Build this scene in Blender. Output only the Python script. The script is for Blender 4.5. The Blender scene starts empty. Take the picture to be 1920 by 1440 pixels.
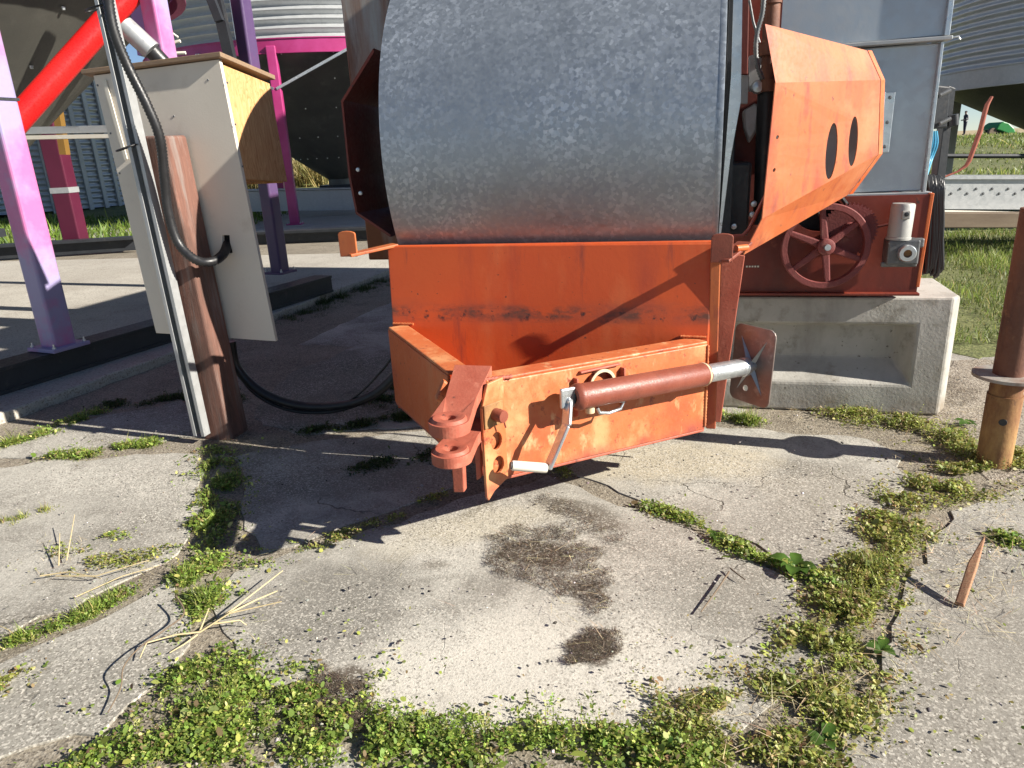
import bpy, bmesh, math, random
import numpy as np
from mathutils import Vector, Matrix, noise, geometry
random.seed(7); rng = np.random.default_rng(7)
sc = bpy.context.scene
COL = sc.collection

# ---------------------------------------------------------------- camera
F, CX, CY, H = 1332., 960., 720., 1.3            # focal length and centre for a 1920 x 1440 frame, eye height in metres
down = Vector((1158-CX, 4809-CY, F)).normalized()
Yw = Vector((0,0,1)) - down*down.z; Yw.normalize()
Xw = down.cross(Yw)
R3 = Matrix((Xw, Yw, -down))
CAM = Vector((0,0,H))
cam = bpy.data.objects.new('camera', bpy.data.cameras.new('camera')); COL.objects.link(cam)
cam.data.sensor_width = 36; cam.data.lens = F/1920*36; cam.data.clip_start = .05; cam.data.clip_end = 9000
cx, cy, cz = R3.col[0], -R3.col[1], -R3.col[2]
cam.matrix_world = Matrix(((cx.x,cy.x,cz.x,0),(cx.y,cy.y,cz.y,0),(cx.z,cy.z,cz.z,H),(0,0,0,1)))
sc.camera = cam

# ---------------------------------------------------------------- light
LD = Vector((-.587,.222,-.345)).normalized()      # the way the sunlight travels
EL = math.asin(-LD.z); AZ = math.atan2(-LD.x, -LD.y)
w = bpy.data.worlds.new('World'); sc.world = w; w.use_nodes = True
nt = w.node_tree; bg = nt.nodes['Background']
sky = nt.nodes.new('ShaderNodeTexSky'); sky.sky_type = 'NISHITA'; sky.sun_disc = False
sky.sun_elevation = EL; sky.sun_rotation = AZ; sky.air_density = .6; sky.dust_density = 0; sky.ozone_density = 1.5
nt.links.new(sky.outputs[0], bg.inputs[0]); bg.inputs[1].default_value = .05
sun = bpy.data.objects.new('sun', bpy.data.lights.new('sun', 'SUN')); COL.objects.link(sun)
sun.data.energy = 5.0; sun.data.angle = math.radians(.53); sun.data.color = (1,.94,.84)
sun.rotation_euler = LD.to_track_quat('-Z','Y').to_euler(); sun.location = (4,-3,6)
sc.view_settings.view_transform = 'Standard'; sc.view_settings.look = 'None'
sc.view_settings.exposure = 1.1; sc.view_settings.gamma = 1
sc.cycles.max_bounces = 6; sc.cycles.diffuse_bounces = 3; sc.cycles.glossy_bounces = 3

# ---------------------------------------------------------------- measuring helpers
TH = math.radians(15)                              # the machine and its neighbours stand turned by this much
S_, C_ = math.sin(TH), math.cos(TH)
def M2W(p): return Vector((p[0]*C_ + p[1]*S_, -p[0]*S_ + p[1]*C_, p[2]))
def W2M(p): return Vector((p[0]*C_ - p[1]*S_, p[0]*S_ + p[1]*C_, p[2]))
def ray(px, py): return R3 @ Vector(((px-CX)/F, (py-CY)/F, 1))
def G(px, py, z=0):                                # photo point on a level surface
    d = ray(px, py); return CAM + d*((z-H)/d.z)
def MD(px, py, D):                                 # photo point at machine depth D, machine coordinates
    d = ray(px, py); n = Vector((S_, C_, 0)); return W2M(CAM + d*(D/n.dot(d)))
def WY(px, py, Y):                                 # photo point at world depth Y
    d = ray(px, py); return CAM + d*(Y/d.y)

# ---------------------------------------------------------------- mesh helpers
ORIG = {}
class MB:
    def __init__(s): s.v=[]; s.f=[]
    def add(s, vs, fs):
        o=len(s.v); s.v += [Vector(v) for v in vs]; s.f += [[i+o for i in f] for f in fs]; return s
    def hexa(s, p):                                # 4 bottom, 4 top
        return s.add(p, [(3,2,1,0),(4,5,6,7),(0,1,5,4),(1,2,6,5),(2,3,7,6),(3,0,4,7)])
    def box(s, a, b):
        x0,y0,z0=a; x1,y1,z1=b
        return s.hexa([(x0,y0,z0),(x1,y0,z0),(x1,y1,z0),(x0,y1,z0),(x0,y0,z1),(x1,y0,z1),(x1,y1,z1),(x0,y1,z1)])
    def obox(s, c, ax, ay, az):                    # oriented box: centre and half axes
        c,ax,ay,az=map(Vector,(c,ax,ay,az))
        return s.hexa([c-ax-ay-az,c+ax-ay-az,c+ax+ay-az,c-ax+ay-az,c-ax-ay+az,c+ax-ay+az,c+ax+ay+az,c-ax+ay+az])
    def bar(s, p0, p1, w_, h_, up=(0,0,1)):        # square bar between two points
        p0,p1=Vector(p0),Vector(p1); d=(p1-p0); L=d.length/2; d.normalize()
        sd=d.cross(Vector(up))
        if sd.length<1e-4: sd=Vector((1,0,0))
        sd.normalize(); u=sd.cross(d)
        return s.obox((p0+p1)/2, d*L, sd*w_/2, u*h_/2)
    def prism(s, poly, ext):
        n=len(poly); e=Vector(ext); a=[Vector(p) for p in poly]; b=[p+e for p in a]
        return s.add(a+b, [list(range(n))[::-1], list(range(n,2*n))]+[(i,(i+1)%n,n+(i+1)%n,n+i) for i in range(n)])
    def holed(s, outer, holes, ext):               # sheet with holes cut through it
        loops=[[Vector(p) for p in outer]]+[[Vector(p) for p in h] for h in holes]
        flat=[p for l in loops for p in l]; n=len(flat); e=Vector(ext)
        tris=geometry.tessellate_polygon(loops)
        fs=[list(t) for t in tris]+[[i+n for i in t][::-1] for t in tris]
        o=0
        for l in loops:
            m=len(l); fs += [(o+i,o+(i+1)%m,n+o+(i+1)%m,n+o+i) for i in range(m)]; o+=m
        return s.add(flat+[p+e for p in flat], fs)
    def tube(s, path, r, n=12, cap=True):
        P=[Vector(p) for p in path]; rs=r if isinstance(r,(list,tuple)) else [r]*len(P)
        t=(P[1]-P[0]).normalized(); up=Vector((0,0,1)) if abs(t.z)<.9 else Vector((1,0,0))
        u=t.cross(up).normalized(); vs=[]
        for i,p in enumerate(P):
            t2=((P[min(i+1,len(P)-1)]-P[max(i-1,0)])).normalized()
            u=(u-t2*u.dot(t2)).normalized(); v=t2.cross(u)
            vs += [p+(u*math.cos(a)+v*math.sin(a))*rs[i] for a in (2*math.pi*k/n for k in range(n))]
        fs=[(i*n+k,i*n+(k+1)%n,(i+1)*n+(k+1)%n,(i+1)*n+k) for i in range(len(P)-1) for k in range(n)]
        if cap: fs += [list(range(n))[::-1], list(range((len(P)-1)*n,len(P)*n))]
        return s.add(vs, fs)
    def lathe(s, prof, o, ax, n=24, closed=False):
        o,ax=Vector(o),Vector(ax).normalized(); t=Vector((0,0,1)) if abs(ax.z)<.9 else Vector((1,0,0))
        u=ax.cross(t).normalized(); v=ax.cross(u); vs=[]
        for r,h in prof: vs += [o+ax*h+(u*math.cos(a)+v*math.sin(a))*r for a in (2*math.pi*k/n for k in range(n))]
        m=len(prof); rg=range(m if closed else m-1)
        return s.add(vs, [(i*n+k,i*n+(k+1)%n,((i+1)%m)*n+(k+1)%n,((i+1)%m)*n+k) for i in rg for k in range(n)])
    def build(s, name, m, parent=None, smooth=None, bevel=0, frame='W', seg=2):
        lo=Vector([min(v[i] for v in s.v) for i in range(3)]); hi=Vector([max(v[i] for v in s.v) for i in range(3)])
        c=(lo+hi)/2
        me=bpy.data.meshes.new(name); me.from_pydata([v-c for v in s.v], [], s.f)
        bm=bmesh.new(); bm.from_mesh(me); bmesh.ops.recalc_face_normals(bm, faces=bm.faces); bm.to_mesh(me); bm.free()
        if smooth is not None:
            me.polygons.foreach_set('use_smooth',[True]*len(me.polygons)); me.set_sharp_from_angle(angle=math.radians(smooth))
        me.materials.append(m)
        o=bpy.data.objects.new(name, me); COL.objects.link(o)
        if bevel:
            b=o.modifiers.new('bevel','BEVEL'); b.width=bevel; b.segments=seg; b.limit_method='ANGLE'; b.angle_limit=math.radians(35)
        put(o, c, parent, frame); return o
def put(o, c, parent, frame='W'):
    ORIG[o.name]=Vector(c)
    if parent is not None: o.parent=parent; o.location=Vector(c)-ORIG[parent.name]
    elif frame=='M': o.location=M2W(c); o.rotation_euler=(0,0,-TH)
    else: o.location=c
def root(name, label, cat, at, frame='W', group=None):
    o=bpy.data.objects.new(name,None); COL.objects.link(o); put(o, at, None, frame); o.empty_display_size=.1
    return tag(o,label,cat,group)
def tag(o, label, cat, group=None, kind=None):
    o['label']=label; o['category']=cat
    if group: o['group']=group
    if kind: o['kind']=kind
    return o
def setting(o, kind='structure'): o['kind']=kind; return o
def like(o, c, parent=None, rot=None, frame='W'):  # a copy sharing mesh data
    k=o.copy(); COL.objects.link(k); k.parent=None; put(k, c, parent, frame)
    if rot is not None: k.rotation_euler=rot
    return k

# ---------------------------------------------------------------- materials
def nodes(name):
    m=bpy.data.materials.new(name); m.use_nodes=True; t=m.node_tree
    return m, t, t.nodes['Principled BSDF']
def lk(t,a,b): t.links.new(a,b)
def coords(t, scale=(1,1,1), off=(0,0,0)):
    tc=t.nodes.new('ShaderNodeTexCoord'); mp=t.nodes.new('ShaderNodeMapping')
    mp.inputs['Scale'].default_value=scale; mp.inputs['Location'].default_value=off
    lk(t, tc.outputs['Object'], mp.inputs[0]); return mp.outputs[0]
def nz(t, scale, detail=5, rough=.6, st=(1,1,1), off=(0,0,0), dist=0):
    n=t.nodes.new('ShaderNodeTexNoise'); n.inputs['Scale'].default_value=scale; n.inputs['Detail'].default_value=detail
    n.inputs['Roughness'].default_value=rough; n.inputs['Distortion'].default_value=dist
    lk(t, coords(t,st,off), n.inputs['Vector']); return n.outputs['Fac']
def rng_(t, sock, lo, hi, a=0., b=1.):
    r=t.nodes.new('ShaderNodeMapRange'); r.clamp=True
    for k,v in zip(('From Min','From Max','To Min','To Max'),(lo,hi,a,b)): r.inputs[k].default_value=v
    lk(t, sock, r.inputs['Value']); return r.outputs[0]
def mixc(t, fac, a, b, mode='MIX'):
    n=t.nodes.new('ShaderNodeMix'); n.data_type='RGBA'; n.blend_type=mode
    for sk,v in ((n.inputs['Factor'],fac),(n.inputs['A'],a),(n.inputs['B'],b)):
        if hasattr(v,'links'): lk(t,v,sk)
        else: sk.default_value = v if isinstance(v,(int,float)) else (*v[:3],1)
    return n.outputs['Result']
def mth(t, op, a, b=0.):
    n=t.nodes.new('ShaderNodeMath'); n.operation=op
    for sk,v in ((n.inputs[0],a),(n.inputs[1],b)):
        if hasattr(v,'links'): lk(t,v,sk)
        else: sk.default_value=v
    return n.outputs[0]
def bump(t, b, h, strength, dist=.01):
    n=t.nodes.new('ShaderNodeBump'); n.inputs['Strength'].default_value=strength; n.inputs['Distance'].default_value=dist
    lk(t,h,n.inputs['Height']); lk(t,n.outputs[0],b.inputs['Normal'])
def pm(name, c1, c2, scale=3, rough=.55, metal=0, layers=(), bmp=.15, bscale=60, lo=.35, hi=.68, rv=.12, st=(1,1,1)):
    m,t,b=nodes(name); off=(random.uniform(0,30),)*3
    base=mixc(t, rng_(t, nz(t,scale,7,.62,st,off), lo, hi), c1, c2)
    for i,L in enumerate(layers):
        c,s,l0,l1=L[:4]; stt=L[4] if len(L)>4 else (1,1,1)
        f=rng_(t, nz(t,s,8,.65,stt,(i*7.3+2,i*3.1,i*5.7)), l0, l1)
        if len(L)>5:                               # a band at one height of the object
            z0,hw=L[5]; tc=t.nodes.new('ShaderNodeTexCoord'); sp=t.nodes.new('ShaderNodeSeparateXYZ'); lk(t,tc.outputs['Object'],sp.inputs[0])
            f=mth(t,'MULTIPLY',f, rng_(t, mth(t,'ABSOLUTE',mth(t,'SUBTRACT',sp.outputs[2],z0)), hw, hw*.3))
        base=mixc(t,f,base,c)
    lk(t,base,b.inputs['Base Color'])
    n2=nz(t,bscale,6,.6)
    lk(t, rng_(t,n2,.3,.7,max(rough-rv,.05),min(rough+rv,1)), b.inputs['Roughness'])
    b.inputs['Metallic'].default_value=metal
    if bmp: bump(t,b,n2,bmp,.004)
    return m
RUST=(.16,.055,.025); DRK=(.035,.02,.015)
M={}
M['orange']=pm('orange_paint',(.56,.105,.022),(.62,.15,.042),2.4,.5,layers=[((.62,.22,.09),4,.52,.7,(1,1,.35)),((.42,.07,.03),1.6,.52,.7),((.2,.06,.025),30,.63,.68),(DRK,48,.67,.7)],bmp=.2)
M['orange_plate']=pm('orange_plate_paint',(.6,.098,.02),(.55,.075,.017),1.9,.5,layers=[((.68,.2,.07),1.6,.52,.72,(1,1,.4)),((.4,.06,.025),4,.55,.75,(1,1,.15)),((.34,.075,.04),4,.36,.62,(1,1,1.5),(.10,.06)),((.15,.055,.035),13,.46,.6,(.6,1,1.2),(.092,.04)),((.07,.03,.025),26,.55,.63,(1,1,1),(.085,.034)),((.33,.06,.03),11,.6,.72,(1,1,.1)),((.12,.04,.025),48,.665,.7)],bmp=.12)
M['orange_arm']=pm('orange_drawbar_paint',(.5,.12,.036),(.55,.17,.062),4,.55,layers=[((.62,.28,.12),5,.5,.64,(1,1,.8)),((.48,.09,.03),3,.52,.66),((.6,.34,.17),13,.58,.68,(1,1,.5)),((.27,.06,.03),24,.6,.66),((.3,.06,.04),5,.4,.62,(1,1,1),(-.19,.07)),((.08,.035,.025),48,.66,.69)],bmp=.25)
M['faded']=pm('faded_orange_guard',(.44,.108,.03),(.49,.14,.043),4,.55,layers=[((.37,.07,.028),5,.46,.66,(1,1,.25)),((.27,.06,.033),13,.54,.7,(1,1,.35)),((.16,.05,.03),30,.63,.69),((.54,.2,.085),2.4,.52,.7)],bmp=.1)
M['clevis']=pm('dull_red_casting',(.36,.085,.05),(.44,.13,.08),9,.6,layers=[((.55,.2,.13),14,.58,.75),((.1,.04,.03),30,.62,.72)],bmp=.3,bscale=90)
M['redframe']=pm('red_frame_paint',(.17,.022,.012),(.23,.036,.016),3,.5,layers=[((.1,.018,.012),3,.48,.7,(1,1,.4)),((.3,.08,.05),9,.62,.76),((.05,.022,.018),28,.64,.7)],bmp=.12)
M['darkred']=pm('dark_red_paint_and_shade',(.16,.03,.02),(.1,.02,.015),4,.55,bmp=.15)
M['wheel']=pm('dusty_red_iron',(.22,.05,.045),(.16,.035,.032),14,.7,layers=[((.3,.13,.1),12,.58,.78)],bmp=.35,bscale=110)
M['jack']=pm('red_brown_jack_paint',(.19,.045,.027),(.25,.07,.042),12,.45,layers=[((.17,.05,.03),22,.55,.72),((.5,.2,.1),16,.7,.76)],bmp=.25,bscale=150)
M['footp']=pm('rust_brown_foot',(.2,.15,.13),(.29,.24,.215),10,.42,.45,layers=[((.36,.33,.3),14,.55,.7)],bmp=.2)
M['bareweld']=pm('cream_primer',(.7,.6,.4),(.6,.42,.25),10,.6)
M['rustcol']=pm('rust_streaked_column',(.36,.35,.32),(.42,.4,.36),3,.55,.3,layers=[((.24,.09,.035),3.2,.42,.62,(1,1,.12)),((.14,.045,.02),6,.55,.7,(1,1,.15))],bmp=.15)
M['rustpipe']=pm('rusty_yellow_pipe',(.36,.19,.07),(.46,.29,.11),5,.75,layers=[((.17,.065,.028),6,.4,.58,(1,1,.4)),((.07,.03,.02),22,.62,.72)],bmp=.45,bscale=90)
M['rustdark']=pm('dark_rusted_pipe',(.13,.05,.03),(.2,.085,.045),5,.7,layers=[((.07,.03,.022),7,.48,.66,(1,1,.35)),((.3,.15,.07),16,.6,.72)],bmp=.45,bscale=90)
M['black']=pm('black_steel',(.018,.02,.024),(.03,.033,.038),4,.5,layers=[((.09,.08,.07),9,.6,.8)],bmp=.1)
M['rubber']=pm('black_rubber',(.012,.012,.013),(.022,.022,.024),10,.42,bmp=.1)
M['pink']=pm('pink_paint_lavender_overspray',(.5,.14,.33),(.31,.27,.45),1.6,.42,layers=[((.45,.1,.27),1.1,.52,.7),((.27,.25,.39),2.2,.55,.75,(1,1,.4))],bmp=.06,lo=.44,hi=.56)
M['magenta']=pm('magenta_paint',(.34,.025,.13),(.42,.05,.2),2,.42,bmp=.06)
M['purple']=pm('shaded_leg_purple',(.07,.04,.11),(.10,.055,.14),1.4,.42,layers=[((.17,.03,.1),1,.56,.72)],bmp=.06)  # darkened purple: the dryer's shade on the legs is put into the colour
M['maroon']=pm('maroon_paint',(.07,.006,.022),(.09,.009,.03),2,.45,bmp=.06)
M['red']=pm('glossy_red_paint',(.6,.012,.012),(.66,.02,.018),3,.3,bmp=.04)
M['cream']=pm('cream_painted_board',(.66,.6,.51),(.7,.64,.55),3,.6,layers=[((.55,.48,.39),7,.58,.8),((.35,.28,.2),60,.72,.75)],bmp=.12,bscale=120)
M['whitetrim']=pm('white_trim_paint',(.74,.7,.6),(.68,.63,.53),6,.55,bmp=.1)
M['concrete_block']=pm('cast_concrete',(.4,.385,.345),(.5,.48,.435),3,.88,layers=[((.3,.285,.255),4,.46,.66,(1,1,.35)),((.27,.25,.21),9,.55,.7),((.15,.135,.11),34,.64,.68),((.25,.21,.16),6,.4,.62,(1,1,1),(-.27,.09))],bmp=.45,bscale=70)
M['grey']=pm('grey_motor_paint',(.42,.41,.38),(.36,.36,.34),6,.5,.2,bmp=.1)
M['castgrey']=pm('dark_cast_gearbox',(.12,.125,.13),(.2,.2,.2),12,.5,.5,layers=[((.3,.29,.27),20,.6,.75)],bmp=.3)
M['dull']=pm('dull_dark_hopper',(.10,.098,.085),(.145,.14,.12),1.2,.5,.25,layers=[((.2,.19,.165),3,.55,.8,(1,1,.3))],bmp=.1)
M['bluewire']=pm('blue_wire',(.03,.22,.4),(.06,.35,.5),5,.5)
M['greenm']=pm('green_machine_paint',(.02,.2,.04),(.03,.26,.06),3,.4)
M['skin']=pm('skin',(.45,.27,.19),(.5,.3,.21),8,.6,bmp=0); M['shirt']=pm('grey_shirt',(.32,.33,.33),(.42,.42,.4),6,.85,bmp=0); M['navy']=pm('navy_cloth',(.02,.022,.04),(.035,.035,.05),6,.85,bmp=0)
M['redrod']=pm('weathered_red_rod',(.35,.1,.06),(.28,.07,.05),8,.6)
M['planks']=pm('old_timber',(.13,.09,.06),(.2,.15,.1),3,.8,st=(.4,3,3))
M['yellow']=pm('yellow_paint',(.2,.11,.02),(.17,.09,.02),4,.5)

def galv(name, c1=(.36,.39,.43), c2=(.53,.56,.6), scale=26, rough=.42, metal=.75, dirt=None, spangle=1., dis=1.):
    m,t,b=nodes(name)
    v=t.nodes.new('ShaderNodeTexVoronoi'); v.inputs['Scale'].default_value=scale; v.inputs['Randomness'].default_value=1
    n=t.nodes.new('ShaderNodeTexNoise'); n.inputs['Scale'].default_value=scale*1.3; n.inputs['Detail'].default_value=4
    co=coords(t); lk(t,co,n.inputs['Vector'])
    ad=t.nodes.new('ShaderNodeVectorMath'); ad.operation='MULTIPLY_ADD'; ad.inputs[1].default_value=(.07*26/scale*dis,)*3
    lk(t,n.outputs['Color'],ad.inputs[0]); lk(t,co,ad.inputs[2]); lk(t,ad.outputs[0],v.inputs['Vector'])
    sp=t.nodes.new('ShaderNodeSeparateColor'); lk(t,v.outputs['Color'],sp.inputs[0])
    big=nz(t,2.2,4,.6); f=mth(t,'MULTIPLY', mth(t,'POWER',sp.outputs[0],2.2), rng_(t,big,.35,.68,.15*spangle,.95*spangle))
    col=mixc(t,f,c1,c2)
    col=mixc(t, rng_(t,nz(t,5,6,.6,(1,1,.12)),.56,.75,0,.4), col, tuple(x*.72 for x in c1))
    if dirt: col=mixc(t, rng_(t,nz(t,4,6),.5,.7,0,.7), col, dirt)
    lk(t,col,b.inputs['Base Color']); b.inputs['Metallic'].default_value=metal
    lk(t, mth(t,'ADD',rng_(t,sp.outputs[1],0,1,rough-.07,rough+.08), rng_(t,nz(t,14,5),.3,.7,-.05,.05)), b.inputs['Roughness'])
    bump(t,b,mth(t,'ADD',nz(t,1.7,3),mth(t,'MULTIPLY',nz(t,90,4),.06)),.12,.03)
    return m
M['galv']=galv('galvanised_drum_sheet',(.30,.335,.375),(.53,.575,.63),74,.46,.66,spangle=1.15,dis=.5)
M['galv2']=galv('galvanised_housing_sheet',(.47,.5,.53),(.56,.59,.62),40,.42,.62,spangle=.5)
M['galv3']=galv('weathered_galvanised_steel',(.42,.43,.43),(.52,.53,.53),34,.5,.5,spangle=.6)
M['galvbin']=galv('corrugated_bin_sheet',(.5,.515,.52),(.64,.65,.66),9,.42,.4,spangle=.6)
M['zinc']=galv('bright_zinc',(.55,.58,.6),(.72,.75,.77),60,.34,.8)

def wood(name, c1, c2, knot, scale=1., axis=2, rough=.6, dist=2.2, bmp=.15, layers=()):
    m,t,b=nodes(name)
    st=[7*scale]*3; st[axis]=.7*scale
    wv=t.nodes.new('ShaderNodeTexNoise'); wv.inputs['Scale'].default_value=1.4; wv.inputs['Detail'].default_value=3; wv.inputs['Distortion'].default_value=dist
    lk(t,coords(t,tuple(st),(3.3,1.1,.7)),wv.inputs['Vector'])
    rings=mth(t,'FRACT',mth(t,'MULTIPLY',wv.outputs['Fac'],9))
    fine=nz(t,60*scale,6,.7,tuple(.06 if i==axis else 1 for i in range(3)))
    col=mixc(t, rng_(t,rings,.1,.95), c1, c2)
    col=mixc(t, rng_(t,fine,.5,.75,0,.5), col, knot)
    for i,L in enumerate(layers):
        col=mixc(t, rng_(t,nz(t,L[1],8,.66,L[4] if len(L)>4 else (1,1,1),(i*4+1,)*3),L[2],L[3]), col, L[0])
    lk(t,col,b.inputs['Base Color']); b.inputs['Roughness'].default_value=rough
    bump(t,b,fine,bmp,.006); return m
M['ply']=wood('pine_plywood',(.7,.42,.2),(.5,.23,.08),(.42,.18,.06),1.1,2,.6,3.4,layers=[((.3,.11,.035),7,.66,.72,(1,1,.6))])
M['plyedge']=wood('grey_weathered_board',(.3,.2,.12),(.22,.15,.1),(.12,.08,.06),2,0)
M['post']=wood('weathered_red_post',(.2,.095,.068),(.16,.075,.055),(.09,.045,.035),2.2,2,.85,1.2,.5,[((.24,.2,.18),22,.5,.7,(1,1,.07)),((.06,.04,.032),5,.5,.7,(1,1,.2)),((.3,.15,.11),16,.6,.7,(1,1,.2))])
M['stake']=wood('split_wood_stake',(.36,.17,.09),(.42,.24,.13),(.2,.08,.04),3,0,.75,1,.4)

def ground_mat(name, cols, speck, sp_scale, patch=1.1, bmp=.6, extra=()):
    m,t,b=nodes(name)
    base=mixc(t, rng_(t,nz(t,patch,7,.6,off=(4,2,0)),.36,.64), cols[0], cols[1])
    base=mixc(t, rng_(t,nz(t,patch*2.7,7,.62,off=(14,8,0)),.52,.72), base, cols[2])
    for i,(c,s,l0,l1,mx) in enumerate(extra):
        base=mixc(t, rng_(t,nz(t,s,8,.66,off=(i*9+3,i*5+1,0)),l0,l1,0,mx), base, c)
    v=t.nodes.new('ShaderNodeTexVoronoi'); v.inputs['Scale'].default_value=sp_scale; lk(t,coords(t),v.inputs['Vector'])
    s2=t.nodes.new('ShaderNodeSeparateColor'); lk(t,v.outputs['Color'],s2.inputs[0])
    fine=nz(t,sp_scale*.6,6,.75)
    base=mixc(t, rng_(t,s2.outputs[0],.55,.95,0,.6), base, speck[0])
    base=mixc(t, rng_(t,s2.outputs[1],.66,.97,0,.75), base, speck[1])
    base=mixc(t, rng_(t,fine,.55,.72,0,.65), base, speck[1])
    lk(t,base,b.inputs['Base Color']); b.inputs['Roughness'].default_value=.92
    bump(t,b,mth(t,'ADD',mth(t,'MULTIPLY',v.outputs['Distance'],.5),mth(t,'ADD',fine,mth(t,'MULTIPLY',nz(t,6,4),2.))),bmp,.012)
    return m
def worn_slab():
    m,t,b=nodes('weathered_concrete')
    ge=t.nodes.new('ShaderNodeNewGeometry'); pos=ge.outputs['Position']
    def wn(scale,detail=7,rough=.64,dist=0.,off=0.):
        n=t.nodes.new('ShaderNodeTexNoise'); n.inputs['Scale'].default_value=scale; n.inputs['Detail'].default_value=detail; n.inputs['Roughness'].default_value=rough; n.inputs['Distortion'].default_value=dist
        a_=t.nodes.new('ShaderNodeVectorMath'); a_.operation='ADD'; a_.inputs[1].default_value=(off,off*.7,0); lk(t,pos,a_.inputs[0]); lk(t,a_.outputs[0],n.inputs['Vector']); return n.outputs['Fac']
    warp=wn(3.2,6,.62,.4,11); warp2=wn(11,5,.6,0,5)
    def area(px,py,rx,ry,ang,soft=.7):                 # a worn or dirty area of the concrete with a ragged outline
        c=G(px,py); mp=t.nodes.new('ShaderNodeMapping'); mp.vector_type='TEXTURE'
        mp.inputs['Location'].default_value=(c.x,c.y,0); mp.inputs['Rotation'].default_value=(0,0,math.radians(ang)); mp.inputs['Scale'].default_value=(rx,ry,10)
        lk(t,pos,mp.inputs[0]); ln=t.nodes.new('ShaderNodeVectorMath'); ln.operation='LENGTH'; lk(t,mp.outputs[0],ln.inputs[0])
        d=mth(t,'ADD',ln.outputs['Value'],mth(t,'ADD',mth(t,'MULTIPLY',mth(t,'SUBTRACT',warp,.5),2.2),mth(t,'MULTIPLY',mth(t,'SUBTRACT',warp2,.5),.9)))
        return rng_(t,d,1+soft/2,1-soft/2)
    base=mixc(t,rng_(t,wn(1.1,7,.62,0,3),.36,.62),(.275,.258,.225),(.42,.4,.35))
    base=mixc(t,rng_(t,wn(2.6,8,.66,.6,17),.5,.66,0,.75),base,(.51,.485,.425))
    base=mixc(t,rng_(t,wn(2.1,8,.66,.3,29),.49,.64,0,.8),base,(.165,.15,.125))
    for px,py,rx,ry,an,col,mx in ((1010,1270,.46,.26,0,(.6,.565,.49),.85),(600,1140,.3,.22,20,(.195,.183,.158),.85),(1400,1130,.25,.2,-20,(.21,.198,.168),.8),(1230,860,.5,.22,-10,(.52,.455,.33),.75),(900,985,.3,.12,20,(.45,.405,.3),.6),(1090,955,.17,.07,-35,(.11,.09,.065),.75),(1560,930,.25,.25,0,(.3,.275,.23),.7),(1800,1250,.55,.7,0,(.25,.23,.195),.75),(640,720,.9,.8,0,(.115,.105,.075),.75),(620,900,.4,.2,15,(.21,.195,.16),.7),(150,1300,.4,.25,20,(.24,.225,.19),.6),(820,1060,.05,.03,0,(.17,.15,.12),.7),(900,950,.03,.12,-40,(.16,.14,.1),.5),(1000,1035,.13,.085,-25,(.095,.068,.045),.9),(1105,1115,.07,.08,0,(.1,.078,.058),.85),(1110,1212,.06,.06,0,(.1,.078,.058),.85),(630,1300,.06,.1,-30,(.09,.07,.05),.9),(1110,975,.14,.04,-35,(.13,.105,.08),.7)):
        base=mixc(t,mth(t,'MULTIPLY',area(px,py,rx,ry,an,.28 if mx>=.84 and sum(col)<.4 else .7),mx),base,col)
    v=t.nodes.new('ShaderNodeTexVoronoi'); v.inputs['Scale'].default_value=190; lk(t,pos,v.inputs['Vector'])
    s2=t.nodes.new('ShaderNodeSeparateColor'); lk(t,v.outputs['Color'],s2.inputs[0])
    gm=rng_(t,wn(1.7,5,.6,0,41),.35,.62,.35,1.)
    base=mixc(t,mth(t,'MULTIPLY',rng_(t,s2.outputs[0],.6,.95,0,.75),gm),base,(.66,.62,.54))
    base=mixc(t,mth(t,'MULTIPLY',rng_(t,s2.outputs[1],.7,.98,0,.8),gm),base,(.12,.105,.085))
    fine=wn(120,6,.75); base=mixc(t,rng_(t,fine,.54,.7,0,.55),base,(.12,.105,.08))
    base=mixc(t,rng_(t,wn(24,6,.7,0,7),.62,.74,0,.6),base,(.09,.078,.06))
    # hairline cracks
    cr=t.nodes.new('ShaderNodeTexVoronoi'); cr.feature='DISTANCE_TO_EDGE'; cr.inputs['Scale'].default_value=1.3
    wv=t.nodes.new('ShaderNodeTexNoise'); wv.inputs['Scale'].default_value=4; wv.inputs['Detail'].default_value=6; lk(t,pos,wv.inputs['Vector'])
    ad=t.nodes.new('ShaderNodeVectorMath'); ad.operation='MULTIPLY_ADD'; ad.inputs[1].default_value=(.35,.35,0); lk(t,wv.outputs['Color'],ad.inputs[0]); lk(t,pos,ad.inputs[2]); lk(t,ad.outputs[0],cr.inputs['Vector'])
    ck=mth(t,'MULTIPLY',rng_(t,cr.outputs['Distance'],.0045,.001),rng_(t,wn(1.5,4,.6,0,77),.5,.6))
    base=mixc(t,mth(t,'MULTIPLY',ck,.75),base,(.07,.06,.045))
    lk(t,base,b.inputs['Base Color']); b.inputs['Roughness'].default_value=.93
    hgt=mth(t,'ADD',mth(t,'ADD',mth(t,'MULTIPLY',s2.outputs[0],.35),fine),mth(t,'SUBTRACT',mth(t,'MULTIPLY',wn(5,5),1.4),mth(t,'MULTIPLY',ck,1.5)))
    bump(t,b,hgt,.42,.006); return m
M['slab']=worn_slab()
M['pad']=ground_mat('smooth_concrete_pad',[(.38,.35,.3),(.48,.45,.39),(.3,.27,.23)],[(.5,.47,.41),(.2,.17,.14)],120,.8,.3,[((.22,.16,.12),1.4,.58,.75,.5)])
M['soil']=ground_mat('brown_soil',[(.2,.17,.125),(.29,.25,.19),(.15,.12,.085)],[(.42,.38,.31),(.06,.05,.04)],150,1.5,.4)
M['dirt']=ground_mat('pale_gravel_dirt',[(.28,.235,.18),(.36,.31,.25),(.19,.15,.11)],[(.45,.41,.35),(.1,.08,.06)],110,1.1,.8)
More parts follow.
